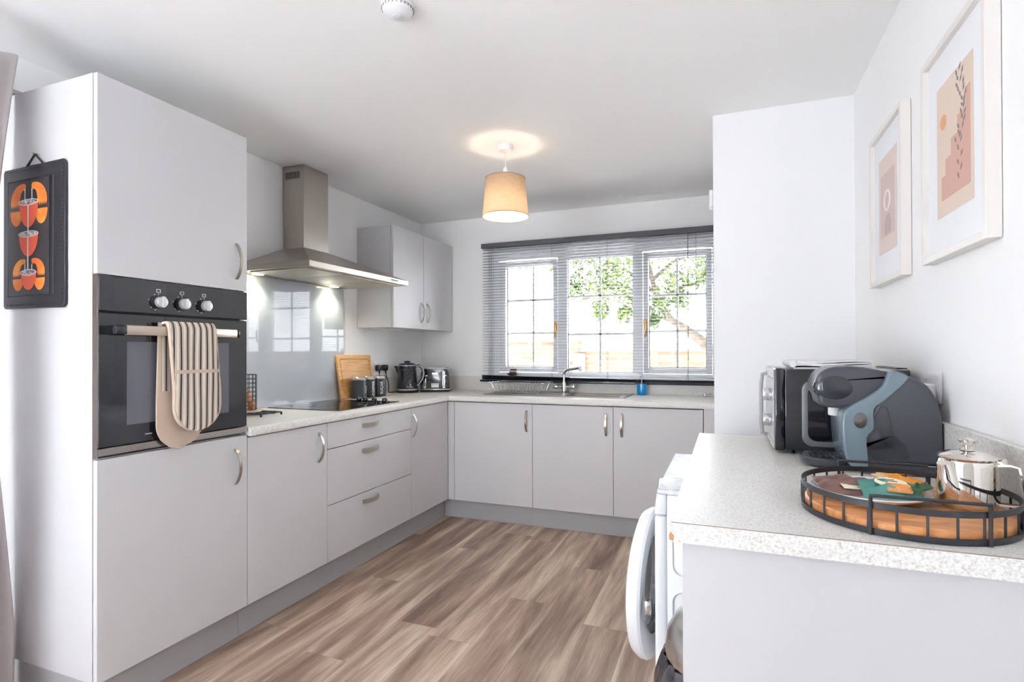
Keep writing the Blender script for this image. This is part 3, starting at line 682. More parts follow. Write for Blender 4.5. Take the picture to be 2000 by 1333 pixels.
part('spout', MB().prism([(-.060, .19), (-.060, .125), (-.072, .135), (-.098, .193), (-.085, .196)], 'y', -.018, .018, .006), M_kettle, kt, world=False)
hp = [(.062, 0, .192), (.095, 0, .197), (.118, 0, .175), (.124, 0, .135), (.112, 0, .095), (.09, 0, .065), (.074, 0, .05)]
part('handle', MB().tube(hp, 0, flat=(.02, .012), up=(0, 1, 0)), M_black, kt, world=False)
part('handle_trim', MB().tube([(x+.007, y, z) for x, y, z in hp], 0, flat=(.004, .022), up=(0, 1, 0)), mat('satin_trim', (226, 226, 228), .35, .4), kt, world=False)
tm = textmesh('Breville', .016, .0005)
for vtx in tm.bm.verts:
    q = vtx.co.copy(); a = -1.05+q.x/.08; vtx.co = Vector(((.0815+q.z)*math.cos(a), (.0815+q.z)*math.sin(a), .045+q.y))
part('lettering', tm, M_chrome, kt, world=False, flat=True)

# toaster
ts = thing('toaster', 'dark navy four-slice toaster with chrome levers beside the kettle', 'toaster', (-2.282, 3.950, ZT+.001), .36); ts.scale = (.84, .9, 1)
def slab(x0, x1, z0, z1, r, y0, y1, n=6):
    pts = [(x0, z0), (x1, z0)]
    for i in range(n+1): a = PI/2*i/n; pts.append((x1-r+r*math.cos(a), z1-r+r*math.sin(a)))
    for i in range(n+1): a = PI/2+PI/2*i/n; pts.append((x0+r+r*math.cos(a), z1-r+r*math.sin(a)))
    return pts, y0, y1
pp, y0, y1 = slab(-.145, .145, .022, .19, .045, -.12, .13)
part('body', MB().prism([(x*(1-.06*(z > .1)), z) for x, z in pp], 'y', y0, y1, .006, 3), M_kettle, ts, world=False)
part('base', MB().box(-.142, .142, -.118, .128, .003, .0155, .004), M_black, ts, world=False)
part('chrome_band', MB().box(-.148, .148, -.124, .133, .0158, .0245, .003), M_chrome, ts, world=False)
part('top_trim', MB().prism([(-.1, .1902), (.1, .1902), (.095, .194), (-.095, .194)], 'y', -.1, .11), M_steel, ts, world=False)
s_ = MB()
for x in (-.085, -.035, .035, .085): s_.box(x-.012, x+.012, -.07, .09, .1942, .1948)
part('slots', s_, M_black, ts, world=False)
for x in (-.095, .09):
    g = MB(); 
    for q in (-.0095, .0055): g.box(x+q, x+q+.004, -.1225, -.1205, .035, .165)
    g.box(x-.0095, x+.0095, -.1225, -.1205, .161, .165).box(x-.0095, x+.0095, -.1225, -.1205, .032, .036).box(x-.009, x+.009, -.1235, -.1205, .12, .128).box(x, x+.03, -.135, -.121, .128, .136, .002)
    part('lever', g, M_chrome, ts, world=False)
g = MB().box(-.032, .04, -.1225, -.1205, .035, .068, .0008, 1)
part('control_plate', g, mat('light_silver', (214, 210, 206), .35, .4), ts, world=False)
g = MB()
for x in (-.02, .004, .028): g.box(x-.007, x+.007, -.1232, -.1224, .056, .0605)
part('buttons', g, M_black, ts, world=False)
tm = textmesh('Breville', .017, .0004); xf(tm, frame_of((.003, -.1212, .150), (1, 0, 0), (0, 0, 1))); part('lettering', tm, M_chrome, ts, world=False, flat=True)

# wire basket with brown contents + trivet, beside the tall cabinet
ws = thing('wire_basket', 'tall black wire basket half hidden behind the oven cabinet', 'basket', (-2.385, 2.12, ZT+.015))
g = MB(); rr = .062
for k in range(9): z = .012+k*.023; g.tube([(rr*math.cos(a), rr*math.sin(a), z) for a in arc(32)[:-1]], .0016, 6, True)
for k in range(16): a = 2*PI*k/16; g.tube([(rr*math.cos(a), rr*math.sin(a), .012), (rr*math.cos(a), rr*math.sin(a), .196)], .0016, 6)
part('wire_cage', g, M_blackmetal, ws, world=False)
part('base', MB().lathe([(0, 0), (.085, 0), (.09, .004), (.088, .009), (0, .0095)]), mat('pink_stoneware', (218, 188, 176), .5), ws, world=False)
el_ = ('brown egg at the bottom of the wire basket, near side', 'brown egg low in the wire basket, toward the hob', 'brown egg in the middle of the wire basket', 'topmost brown egg in the black wire basket', 'brown egg at the bottom of the wire basket, wall side')
for i, (x, y, z) in enumerate(((.02, -.028, .03), (.025, .03, .033), (.02, .006, .075), (.01, -.01, .115), (-.03, .02, .03))):
    part('egg', MB().sphere((-2.385+x, 2.12+y, ZT+.015+z), .022, (1, 1, 1.22)), M_egg, loc=(-2.385+x, 2.12+y, ZT+.015+z), label=el_[i], cat='egg', group='brown eggs in the wire basket')
tv = thing('trivet', 'black metal trivet with small feet on the worktop by the oven', 'trivet', (-2.27, 2.14, ZT))
g = MB(); zt = ZT+.014
for sc_ in (1, .72): g.tube([(-2.27+.095*sc_*math.cos(a), 2.13+.095*sc_*math.sin(a), zt) for a in arc(4, PI/4, 2*PI+PI/4)[:-1]], .003, 6, True)
g.tube([(-2.27-.09, 2.13, zt), (-2.27+.09, 2.13, zt)], .0028, 6).tube([(-2.27, 2.04, zt), (-2.27, 2.22, zt)], .0028, 6)
part('grid', g, M_blackmetal, tv)
for a in arc(4, PI/4, 2*PI+PI/4)[:-1]:
    x, y = -2.27+.093*math.cos(a), 2.13+.093*math.sin(a); part('foot', MB().cyl((x, y, ZT+.0005), (x, y, zt-.002), .005, seg=10), M_black, tv)

# ------------------------------------------------------------------ sink run
sn = thing('sink', 'stainless steel sink with drainer set in the worktop under the window', 'sink', (-1.2, 3.9, ZT))
g = MB(); zz0, zz1 = ZT+.0006, ZT+.004
g.box(SX0, HX0, SY0, SY1, zz0, zz1, .0008, 1).box(HX1, SX1, SY0, SY1, zz0, zz1, .0008, 1).box(HX0, HX1, SY0, HY0, zz0, zz1, .0008, 1).box(HX0, HX1, HY1, SY1, zz0, zz1, .0008, 1)
g.tube([(SX0+.004, SY0+.004, zz1), (SX1-.004, SY0+.004, zz1), (SX1-.004, SY1-.004, zz1), (SX0+.004, SY1-.004, zz1)], .004, 8, True)
part('rim', g, M_steel, sn)
g = MB(); d = .15
g.box(HX0, HX0+.002, HY0, HY1, ZT-d, ZT).box(HX1-.002, HX1, HY0, HY1, ZT-d, ZT).box(HX0, HX1, HY0, HY0+.002, ZT-d, ZT).box(HX0, HX1, HY1-.002, HY1, ZT-d, ZT).box(HX0, HX1, HY0, HY1, ZT-d-.002, ZT-d)
part('bowl', g, M_steel, sn)
g = MB()
for i in range(9): y = 3.75+i*.035; g.tube([(SX0+.05, y, zz1+.0005), (-1.2, y, zz1+.0005)], .003, 6)
part('drainer_ridges', g, M_steel, sn)
tp = thing('mixer_tap', 'chrome mixer tap with two lever heads behind the sink', 'tap', (-1.185, 4.06, ZT+.004))
TX, TY, TZ = -1.205, 4.065, ZT+.0045
part('body', MB().lathe([(0, 0), (.026, 0), (.026, .004), (.02, .008), (.019, .07), (.015, .085), (0, .088)], (TX, TY, TZ), 28), M_chrome, tp)
for s in (-1, 1):
    g = MB(); g.cyl((TX+s*.015, TY, TZ+.045), (TX+s*.05, TY, TZ+.045), .012, seg=20); g.cyl((TX+s*.05, TY, TZ+.045), (TX+s*.088, TY, TZ+.045), .0165, .0185, 20, .003); part('tap_head', g, M_chrome, tp)
sp_ = [(TX, TY, TZ+.08), (TX, TY, TZ+.14)]+[(TX+.045-.045*math.cos(a), TY-.04*(1-math.cos(a)), TZ+.14+.04*math.sin(a)) for a in arc(8, 0, PI/2)]
sp_ += [(TX+.11, TY-.09, TZ+.19), (TX+.165, TY-.13, TZ+.2)]
part('spout', MB().tube(sp_, [.011]*(len(sp_)-2)+[.0105, .013], 14), M_chrome, tp)
part('nozzle', MB().cyl((TX+.16, TY-.126, TZ+.205), (TX+.168, TY-.132, TZ+.175), .0135, seg=18, bev=.002), M_chrome, tp)
# dish rack
rk = thing('dish_rack', 'small chrome wire dish rack standing on the sink drainer', 'dish rack', (-1.53, 3.92, ZT+.007))
g = MB(); x0, x1, y0, y1 = -1.70, -1.33, 3.80, 4.04; zb, zt = ZT+.0145, ZT+.088; fl = .035
g.tube([(x0-fl, y0-.02, zt), (x1+fl, y0-.02, zt), (x1+fl, y1+.02, zt), (x0-fl, y1+.02, zt)], .003, 8, True)
g.tube([(x0, y0, zb), (x1, y0, zb), (x1, y1, zb), (x0, y1, zb)], .0025, 8, True)
part('rim', g, M_chrome, rk)
g = MB()
for i in range(19):
    t_ = i/18; xb_, xt_ = x0+(x1-x0)*t_, x0-fl+(x1-x0+2*fl)*t_
    g.tube([(xt_, y0-.02, zt), (xb_, y0, zb), (xb_, y1, zb), (xt_, y1+.02, zt)], .0016, 6)
for i in range(6):
    y = y0+(y1-y0)*i/5; g.tube([(x0-fl, y0-.02+(y1-y0+.04)*i/5, zt), (x0, y, zb), (x1, y, zb), (x1+fl, y0-.02+(y1-y0+.04)*i/5, zt)], .0016, 6)
for i in range(12):
    x = x0+.02+i*.03; g.tube([(x, y0+.06, zb), (x, y0+.075, zb+.05), (x, y0+.09, zb)], .0014, 6)
part('wires', g, M_chrome, rk)
for x in (x0, x1):
    for y in (y0, y1): part('foot', MB().cyl((x, y, ZT+.0085), (x, y, zb), .004, seg=10), M_white, rk)
# soap bottle
so = thing('soap_bottle', 'clear pump bottle of bright blue washing-up liquid right of the sink', 'bottle', (-.60, 4.06, ZT+.001))
part('liquid', MB().lathe([(0, 0), (.03, 0), (.0335, .004), (.034, .03), (.034, .082), (0, .082)], sx=1.05, sy=.75), M_blueliq, so, world=False)
part('bottle_shell', MB().lathe([(.0345, .0825), (.034, .092), (.029, .108), (.015, .12), (.013, .128), (.0, .128)], sx=1.05, sy=.75), M_bottle, so, world=False)
g = MB(); g.cyl((0, 0, .128), (0, 0, .141), .0135, seg=18); g.cyl((0, 0, .141), (0, 0, .158), .0045, seg=10); g.box(-.03, .012, -.006, .006, .156, .164, .002); g.cyl((0, 0, .08), (0, 0, .128), .003, seg=8)
part('pump', g, mat('frosted_white', (226, 230, 234), .4, alpha=.75), so, world=False)
# chrome gadget by the wall corner
g = MB(); gx, gy, gz = -.145, 4.0, ZT+.014
g.tube([(gx, gy, gz), (-.075, gy, gz)], .0075, 12).sphere((gx-.006, gy, gz+.006), .013).sphere((gx-.004, gy-.018, gz-.003), .0095).tube([(gx+.01, gy, gz), (gx+.012, gy, gz-.008)], .006, 8)
part('tap_fitting', g, M_chrome, loc=(gx, gy, ZT), label='small chrome fitting on the worktop at the white wall corner', cat='kitchen tool')
# brown object on the sill
so2 = thing('pebble_stack', 'small dark brown striped stack standing on the window sill above the rack', 'ornament', (-1.70, 4.20, WZ0+.002))
for k, (r, z, o_) in enumerate(((.045, .012, 0), (.038, .034, .006), (.032, .052, .01))): part('pebble', MB().sphere((-1.70+o_, 4.20, WZ0+.0035+z), r, (1, .45, .3)), M_pebble, so2)

# ------------------------------------------------------------------ venetian blind
bl = thing('venetian_blind', 'charcoal venetian blind with open slats in front of the kitchen window', 'blind', (-1.0, 4.12, 1.0))
bx0, bx1 = -1.938, -.064
part('head_rail', MB().box(bx0, bx1, 4.092, 4.140, 2.120, 2.160, .002, 1), mat('blind_rail', (78, 78, 84), .5), bl)
s_ = MB(); n = 44; pitch_ = (2.108-1.068)/n
for i in range(n):
    z = 2.106-i*pitch_; sag = .0012*math.sin(i*1.7)
    def fn(u, v, z=z, sag=sag): return (bx0+.004+(bx1-bx0-.008)*u, 4.104+.025*v, z+.0018*math.sin(v*PI)+sag*.6*math.sin(u*PI*2+i))
    s_.grid(fn, 16, 4, .0004)
part('slats', s_, M_blind, bl)
s_ = MB()
for i in range(12):
    z = 1.020+i*.0032; s_.grid(lambda u, v, z=z, i=i: (bx0-.002+(bx1-bx0+.002)*u, 4.102+.028*v, z*(1)+.0018*math.sin(v*PI)-(i*.0019)*min(1, u*1.3)), 10, 4, .0006)
part('gathered_slats', s_, M_blindrail, bl)
part('bottom_rail', MB().box(bx0-.018, bx1, 4.100, 4.132, .999, 1.017, .004, 2), M_blindrail, bl)
for x in (-1.84, -1.32, -.87, -.27):
    part('ladder_cord', MB().tube([(x, 4.1, 2.12), (x, 4.1, 1.02)], .0009, 5).tube([(x, 4.134, 2.12), (x, 4.134, 1.02)], .0009, 5), M_char, bl)
part('tilt_wand', MB().tube([(-.21, 4.085, 2.12), (-.21, 4.083, 1.95)], .002, 6).tube([(-.21, 4.083, 1.65), (-.21, 4.083, 1.45)], .002, 6) if False else MB().tube([(-.21, 4.085, 2.12), (-.21, 4.083, 1.43)], .0018, 6), M_char, bl)
part('pull_cord', MB().tube([(-.265, 4.082, 2.12), (-.265, 4.08, 1.2), (-.268, 4.08, 1.1), (-.285, 4.083, 1.03)], .0012, 5), M_char, bl)

# ------------------------------------------------------------------ pendant, alarm, small box
pd = thing('pendant_lamp', 'lit pendant lamp with a beige fabric shade hanging from the ceiling', 'pendant lamp', (-1.148, 2.744, ZC))
PX, PY = -1.148, 2.744
part('ceiling_rose', MB().lathe([(0, ZC-.001), (.043, ZC-.001), (.043, ZC-.018), (.036, ZC-.034), (.01, ZC-.038), (0, ZC-.038)], (PX, PY, 0), 32), M_white, pd)
part('flex', MB().tube([(PX, PY, ZC-.037), (PX, PY, 2.275)], .003, 8), M_white, pd)
part('lamp_holder', MB().lathe([(0, 2.275), (.008, 2.275), (.014, 2.262), (.019, 2.19), (.021, 2.14), (.019, 2.115), (0, 2.115)], (PX, PY, 0), 24), M_white, pd)
sh = part('lamp_shade', MB().lathe([(.108, 2.213), (.128, 2.002)], (PX, PY, 0), 64), M_shade, pd)
for q, zq_ in ((.1085, 2.213), (.1285, 2.002)): part('shade_rim', MB().tube([(PX+q*math.cos(a), PY+q*math.sin(a), zq_) for a in arc(64)[:-1]], .002, 6, True), mat('taupe_edge', (150, 130, 110), .8), sh)
g = MB()
for k in range(3): a = 2*PI*k/3+.4; g.tube([(PX+.02*math.cos(a), PY+.02*math.sin(a), 2.165), (PX+.107*math.cos(a), PY+.107*math.sin(a), 2.21)], .0015, 6)
part('shade_ring', g, M_white, sh)
l = bpy.data.lights.new('pendant_bulb', 'POINT'); l.energy = 2.6; l.color = (1, .90, .76); l.shadow_soft_size = .03
o = bpy.data.objects.new('pendant_bulb', l); COL.objects.link(o); o.parent = pd; o.location = (0, 0, 2.075-ZC-.045)
part('bulb', MB().sphere((PX, PY, 2.075), .028, (1, 1, 1.15)), mat('lit_bulb', (255, 240, 210), .3, emit=(255, 228, 180), es=22), pd)

al = thing('smoke_alarm', 'white round smoke alarm on the ceiling at the top of the photo', 'smoke alarm', (-1.01, 1.5, ZC))
part('base', MB().lathe([(0, ZC-.001), (.052, ZC-.001), (.052, ZC-.01), (.049, ZC-.014), (0, ZC-.014)], (-1.01, 1.5, 0), 40), M_white, al)
g = MB(); g.lathe([(0, ZC-.0145), (.047, ZC-.0145), (.05, ZC-.02), (.047, ZC-.03), (.032, ZC-.038), (.02, ZC-.04), (0, ZC-.04)], (-1.01, 1.5, 0), 40)
part('cover', g, M_white, al)
part('test_button', MB().cyl((-1.01, 1.5, ZC-.045), (-1.01, 1.5, ZC-.0405), .0165, seg=28, bev=.001), mat('button_white', (214, 214, 220), .4), al)
g = MB()
for k in range(24): a = 2*PI*k/24; g.box(-.0015, .0015, .0495, .0525, ZC-.024, ZC-.016, mtx=Matrix.Translation((-1.01, 1.5, 0)) @ Matrix.Rotation(a, 4, 'Z'))
part('vents', g, mat('vent_grey', (150, 150, 156), .6), al)
part('wall_thermostat', MB().box(-.083, -.061, 2.84, 2.92, 1.975, 2.062, .008, 3), M_white, loc=(-.07, 2.88, 2.02), label='white wall unit peeking round the white wall corner right of the blind', cat='wall unit')

# ------------------------------------------------------------------ leather picture on the tall cabinet
lp = thing('leather_picture', 'black leather-framed picture of orange claws and bowls on the tall cabinet side', 'picture', (-2.28, A0, 1.4))
yl = A0-.002
def zq(x, z): return (x, z)
part('backing', MB().prism([(-2.463, 1.42), (-2.455, 1.412), (-2.125, 1.409), (-2.112, 1.42), (-2.112, 1.905), (-2.122, 1.919), (-2.455, 1.915), (-2.463, 1.905)], 'y', yl-.010, yl-.0005, .003), M_leather, lp)
g = MB()
g.tube([(-2.43, yl-.011, 1.455), (-2.43, yl-.011, 1.868), (-2.17, yl-.011, 1.868), (-2.17, yl-.011, 1.455)], .003, 6, True)
for i in range(34):
    z = 1.43+i*.014; g.sphere((-2.125, yl-.0105, z), .003, (1, .6, 1), 6)
for i in range(22): x = -2.44+i*.0145; g.sphere((x, yl-.0105, 1.424), .0025, (1, .6, 1), 6).sphere((x, yl-.0105, 1.904), .0025, (1, .6, 1), 6)
part('stitching', g, mat('leather_edge', (62, 62, 68), .4), lp)
part('hanging_loop', MB().tube([(-2.335, yl-.006, 1.912), (-2.285, yl-.006, 1.955), (-2.235, yl-.006, 1.915)], .0035, 8), M_leather, lp)
part('nail', MB().cyl((-2.285, yl-.014, 1.957), (-2.285, A0-.0005, 1.957), .0025, seg=8), M_steel, lp)
art = part('picture_panel', MB().box(-2.428, -2.19, yl-.0125, yl-.0108, 1.458, 1.865), mat('dark_grey_print', (52, 50, 54), .5), lp)
O1 = ramp_mat('orange_print', [(.3, (226, 92, 48)), (.5, (236, 130, 50)), (.7, (244, 176, 70))], scale=9, rough=.6)
R1 = mat('coral_print', (226, 96, 66), .6); Wp = mat('white_print', (232, 232, 236), .6)
ya_ = yl-.0129
def blob(mb, pts, d=0): mb.prism(pts, 'y', ya_-d, ya_-d+.0004); return mb
CX = -2.307
def claw(k, zt, zb, w):
    """k=-1 left, +1 right; tip near the middle, widening outwards to a fringed edge"""
    h = zt-zb; out = [(.016, zt-.10*h), (.022, zt-.01*h), (.034, zt)]
    out += [(.034+(w-.034)*math.sin(a), zb+.22*h+(.78*h)*math.cos(a)) for a in arc(8, .15, PI/2)]
    n = 9
    out += [(w-(w-.052)*i/n, zb+(.16*h if i % 2 == 0 else 0)) for i in range(n+1)]
    out += [(.050, zb+.40*h), (.044, zb+.62*h), (.034, zb+.72*h), (.020, zt-.30*h)]
    return blob(MB(), [(CX+k*x, z) for x, z in out])
def cup(cx_, zt, w, h, d=0): return blob(MB(), [(cx_-w, zt), (cx_+w, zt)]+[(cx_+w*math.cos(a), zt+h*math.sin(a)) for a in arc(14, 0, -PI)[1:-1]], d)
def milk(cx_, z0, z1, w=.0022): return blob(MB(), [(cx_-w, z0), (cx_+w, z0), (cx_+w, z1), (cx_-w, z1)], .0008)
def rim(cx_, z, w, h): return MB().tube([(cx_+w*math.cos(a), ya_-.0008, z+h*math.sin(a)) for a in arc(24)[:-1]], .0016, 6, True)
M_milk2 = ramp_mat('grey_milk_print', [(.4, (120, 110, 112)), (.6, (226, 228, 232))], scale=60, rough=.6)
for zt_, zb_, w_c, ct, chh, chw, ot, oh, ow, oc in ((1.854, 1.769, .104, 1.786, .089, .055, 1.758, .053, .035, .072), (1.586, 1.522, .092, 1.537, .062, .045, 1.516, .043, .031, .062)):
    for k in (-1, 1):
        part('printed_claw', claw(k, zt_, zb_, w_c), O1, art, flat=True)
        part('printed_bowl', cup(CX+k*oc, ot, ow, oh), O1, art, flat=True)
        part('printed_milk', milk(CX+k*.020, zt_-.02, ct), Wp, art, flat=True)
    part('printed_bowl', cup(CX, ct, chw, chh, .0004), R1, art, flat=True)
    part('printed_rim', rim(CX, ct, chw, .010), Wp, art, flat=True)
    part('printed_milk', blob(MB(), [(CX+.045*math.cos(a), ct+.007*math.sin(a)) for a in arc(20)[:-1]], .0009), M_milk2, art, flat=True)
part('printed_bowl', cup(CX, 1.673, .055, .079, .0004), R1, art, flat=True); part('printed_rim', rim(CX, 1.673, .055, .010), Wp, art, flat=True)
part('printed_milk', blob(MB(), [(CX+.047*math.cos(a), 1.673+.007*math.sin(a)) for a in arc(20)[:-1]], .0009), M_milk2, art, flat=True)
part('printed_milk', milk(CX-.002, 1.775, 1.676, .003), Wp, art, flat=True); part('printed_milk', milk(CX-.003, 1.665, 1.54, .003), Wp, art, flat=True)

# ------------------------------------------------------------------ curtain and pole
cu = thing('curtain', 'pale grey-pink curtain hanging at the left edge beside the tall cabinet', 'curtain', (-2.40, .95, 0))
def cfn(u, v):
    z = 2.315-2.3*v
    if z > 1.15: k = (z-1.15)/1.165; e = 1.07+.10*k**1.6
    else: k = (1.15-z)/1.15; e = 1.07+.092*min(1, k*1.3)**.8
    y = e-.50*u*(.45+.55*abs(k)); x = -2.42+.035*math.sin(u*34)+.01*math.sin(u*9+v*3)+.20*min(1, u*2.2)
    return (x, y, z)
part('cloth', MB().grid(cfn, 90, 40, .003), M_curtain, cu)
cp_ = thing('curtain_pole', 'silver curtain pole end with a bracket above the tall cabinet', 'curtain pole', (XL+.1, 0, 2.235))
g = MB(); g.cyl((-2.485, -2.1, 2.222), (-2.485, 1.225, 2.222), .0135, seg=20); part('rod', g, M_steel, cp_)
part('finial', MB().cyl((-2.485, 1.225, 2.222), (-2.485, 1.262, 2.222), .0145, .006, 20, .001), M_steel, cp_)
part('bracket', MB().box(XL+.001, -2.49, 1.15, 1.165, 2.208, 2.222).box(XL+.001, XL+.006, 1.135, 1.18, 2.20, 2.26), M_steel, cp_)

# ------------------------------------------------------------------ right side: worktop, panel, appliances
RX0, RX1, RY0, RY1 = -.106, XR-.003, 1.062, 2.252
g = MB(); ch_ = .012
g.prism([(RX0+.004, RY0), (RX1, RY0), (RX1, RY1), (RX0+.004, RY1)], 'z', ZU, ZT)
g.prism([(RY0+.012, ZU), (RY1, ZU), (RY1, ZT), (RY0, ZT), (RY0, ZU+.014)], 'x', RX0, RX0+.0041)
rw = part('worktop', g, M_top, loc=(.2, 1.65, ZU), label='speckled off-white worktop on the right holding the microwave and tray', cat='worktop')
part('chipped_corner', MB().prism([(RX0-.0006, ZU+.004), (RX0+.007, ZU+.002), (RX0+.009, ZU+.012), (RX0+.003, ZU+.019), (RX0-.0006, ZU+.013)], 'y', RY0-.0007, RY0+.012), mat('chipboard', (196, 150, 108), .9, bump=.6, bscale=500), rw)
part('worktop_seam', MB().box(RX0+.004, RX1, RY0-.0003, RY0+.001, ZT-.0012, ZT+.0001), mat('seam_brown', (150, 132, 120), .7), rw)
part('worktop_upstand', MB().box(XR-.0185, XR-.003, RY0+.001, RY1, ZT+.0005, 1.064, .001, 1), M_top, loc=(XR-.01, 1.65, ZT), label='speckled upstand on the right wall behind the teapot', cat='upstand')
part('end_panel', MB().box(-.083, RX1, 1.082, 1.10, .002, ZU-.001), M_cab, loc=(.2, 1.09, 0), label='plain grey end panel below the near edge of the right worktop', cat='panel')
part('support_panel', MB().box(-.083, RX1, 2.212, 2.23, .002, ZU-.001), M_cab, loc=(.2, 2.22, 0), label='plain grey panel carrying the far end of the right worktop', cat='panel')

wm = thing('washing_machine', 'white front-loading washing machine with its round door ajar under the right worktop', 'washing machine', (.1, 1.87, 0))
WY0, WY1, WF = 1.588, 2.165, -.188
part('body', MB().box(WF+.022, .40, WY0, WY1, .012, .838, .006), M_appl, wm)
def marb():
    return ramp_mat('marbled_top', [(.42, (206, 210, 218)), (.55, (240, 242, 245)), (.7, (246, 247, 249))], scale=22, rough=.3)
part('top_panel', MB().box(WF-.004, .40, WY0-.004, WY1+.004, .8385, .852, .003), marb(), wm)
part('front_panel', MB().box(WF-.012, WF+.0215, WY0+.001, WY1-.001, .012, .775, .008, 3), M_appl, wm)
part('control_fascia', MB().prism([(WF+.0215, .778), (WF-.013, .778), (WF-.006, .838), (WF+.0215, .838)], 'y', WY0+.001, WY1-.001, .003), M_appl, wm)
part('dial', MB().cyl((WF-.022, 1.80, .812), (WF-.009, 1.80, .812), .024, seg=24, bev=.003), M_appl, wm)
g = MB(); yb0 = WY0-.0015
for x0, x1, z0, z1 in ((-.15, -.02, .28, .565), (-.15, -.02, .61, .76)):
    g.tube([(x0+.03-.03*math.sin(q), yb0, z0+.03-.03*math.cos(q)) for q in arc(6, 0, PI/2)]+[(x0+.03-.03*math.cos(q), yb0, z1-.03+.03*math.sin(q)) for q in arc(6, 0, PI/2)]+[ (x1, yb0, z1), (x1+.02, yb0, z1-.02), (x1+.02, yb0, z0+.02), (x1, yb0, z0)], .003, 8, True)
part('pressed_panel_lines', g, M_appl, wm)
part('drum_opening', MB().lathe([(.0, 0), (.155, 0), (.165, .002), (.165, .006), (.15, .008), (0, .008)], mtx=frame_of((WF-.0125, 1.876, .47), (0, 0, 1), (0, 1, 0))), mat('drum_grey', (120, 122, 128), .4), wm)
dr = MB(); md = frame_of((0, 0, 0), (0, 0, 1), (0, 1, 0)); 
hinge = Vector((WF-.020, 2.115, .468)); ang_ = -.095
mdoor = Matrix.Translation(hinge) @ Matrix.Rotation(ang_, 4, 'Z') @ Matrix.Translation((0, -.242, 0)) @ frame_of((0, 0, 0), (0, 0, 1), (0, 1, 0))
dr.lathe([(.165, -.0), (.238, -.002), (.243, .006), (.242, .022), (.23, .042), (.2, .052), (.165, .052), (.158, .03)], seg=64, mtx=mdoor)
dd = part('door', dr, M_appl, wm)
part('door_glass', MB().lathe([(0, -.012), (.09, -.010), (.125, -.002), (.15, .012), (.15, .03), (.10, .036), (0, .038)], seg=48, mtx=mdoor), mat('door_bowl_glass', (150, 158, 168), .05, spec=.8, alpha=.6), dd)
part('door_latch', MB().box(-.02, .02, -.012, .012, -.03, -.003, .003, mtx=mdoor @ Matrix.Translation((0, -.2, 0))), M_chrome, dd)

bn = thing('pedal_bin', 'waste bin with a domed silver lid and black bag beside the right worktop panel', 'bin', (.0, 1.33, 0))
bcx, bcy = -.008, 1.335
part('bin_body', MB().lathe([(0, .004), (.125, .004), (.13, .01), (.132, .47), (0, .47)], (bcx, bcy, 0), 40), M_silver, bn)
t = bmesh.new(); seg = 60; rows = 16; rg = []
for j in range(rows+1):
    v_ = j/rows; z = .535-.30*v_; ring = []
    for i in range(seg):
        a = 2*PI*i/seg; r = .137+.030*math.sin(v_*PI)**.7+.007*math.sin(a*9+v_*4)*math.sin(v_*PI)+.004*math.sin(a*23-v_*9)
        ring.append(t.verts.new((bcx+r*math.cos(a), bcy+r*math.sin(a), z+.012*math.sin(a*5)*v_)))
    rg.append(ring)
for a_, b_2 in zip(rg, rg[1:]):
    for i in range(seg): t.faces.new((a_[i], b_2[i], b_2[(i+1) % seg], a_[(i+1) % seg]))
g = MB(); g._merge(t); part('bin_bag', g, M_bag, bn)
part('lid', MB().lathe([(0, .665), (.04, .662), (.08, .648), (.112, .622), (.13, .588), (.136, .545), (.134, .53), (0, .53)], (bcx, bcy, 0), 48), mat('satin_lid', (214, 213, 212), .28, 1), bn)

fr = thing('waste_container', 'white rounded container partly hidden behind the far end of the right worktop', 'container', (.06, 2.47, 0))
part('container_body', MB().lathe([(0, .004), (.15, .004), (.165, .02), (.187, .76), (.186, .80), (.179, .84), (.168, .866), (.13, .878), (0, .884)], (.047, 2.46, 0), 48), M_appl, fr)

# ------------------------------------------------------------------ microwave
mw = thing('microwave', 'black microwave with a silver front turned to the left on the right worktop', 'microwave', (.32, 2.08, ZT))
part('casing', MB().box(.170, .506, 1.882, 2.245, ZT+.013, 1.193, .004), M_blackgl, mw)
part('door_surround', MB().box(.142, .169, 1.880, 2.247, ZT+.010, 1.196, .004), M_blackgl, mw)
fp = part('front_panel', MB().box(.137, .1415, 1.886, 2.243, ZT+.014, 1.192, .001, 1), M_silver, mw)
part('door_handle', MB().tube([(.137, 2.16, 1.17), (.120, 2.16, 1.165), (.116, 2.16, 1.13), (.116, 2.16, .985), (.120, 2.16, .95), (.137, 2.16, .945)], .007, 10), M_silver, fp)
for z in (1.105, 1.02):
    g = MB(); g.cyl((.137, 1.985, z), (.112, 1.985, z), .022, .0205, 28, .002); part('dial', g, M_chrome, fp)
g = MB()
for z0 in (1.16, .955): g.box(.1362, .137, 1.9, 2.12, z0, z0+.002)
part('panel_lines', g, M_black, fp)
pts = []; x0, x1, z0, z1, r = .218, .47, .952, 1.158, .03
for cx_, cz_, a0 in ((x1-r, z1-r, 0), (x0+r, z1-r, PI/2), (x0+r, z0+r, PI), (x1-r, z0+r, 1.5*PI)):
    for i in range(7): a = a0+PI/2*i/6; pts.append((cx_+r*math.cos(a), 1.881, cz_+r*math.sin(a)))
g = MB(); t = bmesh.new(); ins = []
mxc, mzc = (x0+x1)/2, (z0+z1)/2; wv = .016
for (x, y, z) in pts: ins.append((mxc+(x-mxc)*(1-wv/((x1-x0)/2)), mzc+(z-mzc)*(1-wv/((z1-z0)/2))))
n_ = len(pts); o0 = [t.verts.new((p[0], 1.8815, p[2])) for p in pts]; o1 = [t.verts.new((p[0]*.97+mxc*.03, 1.879, p[2]*.97+mzc*.03)) for p in pts]
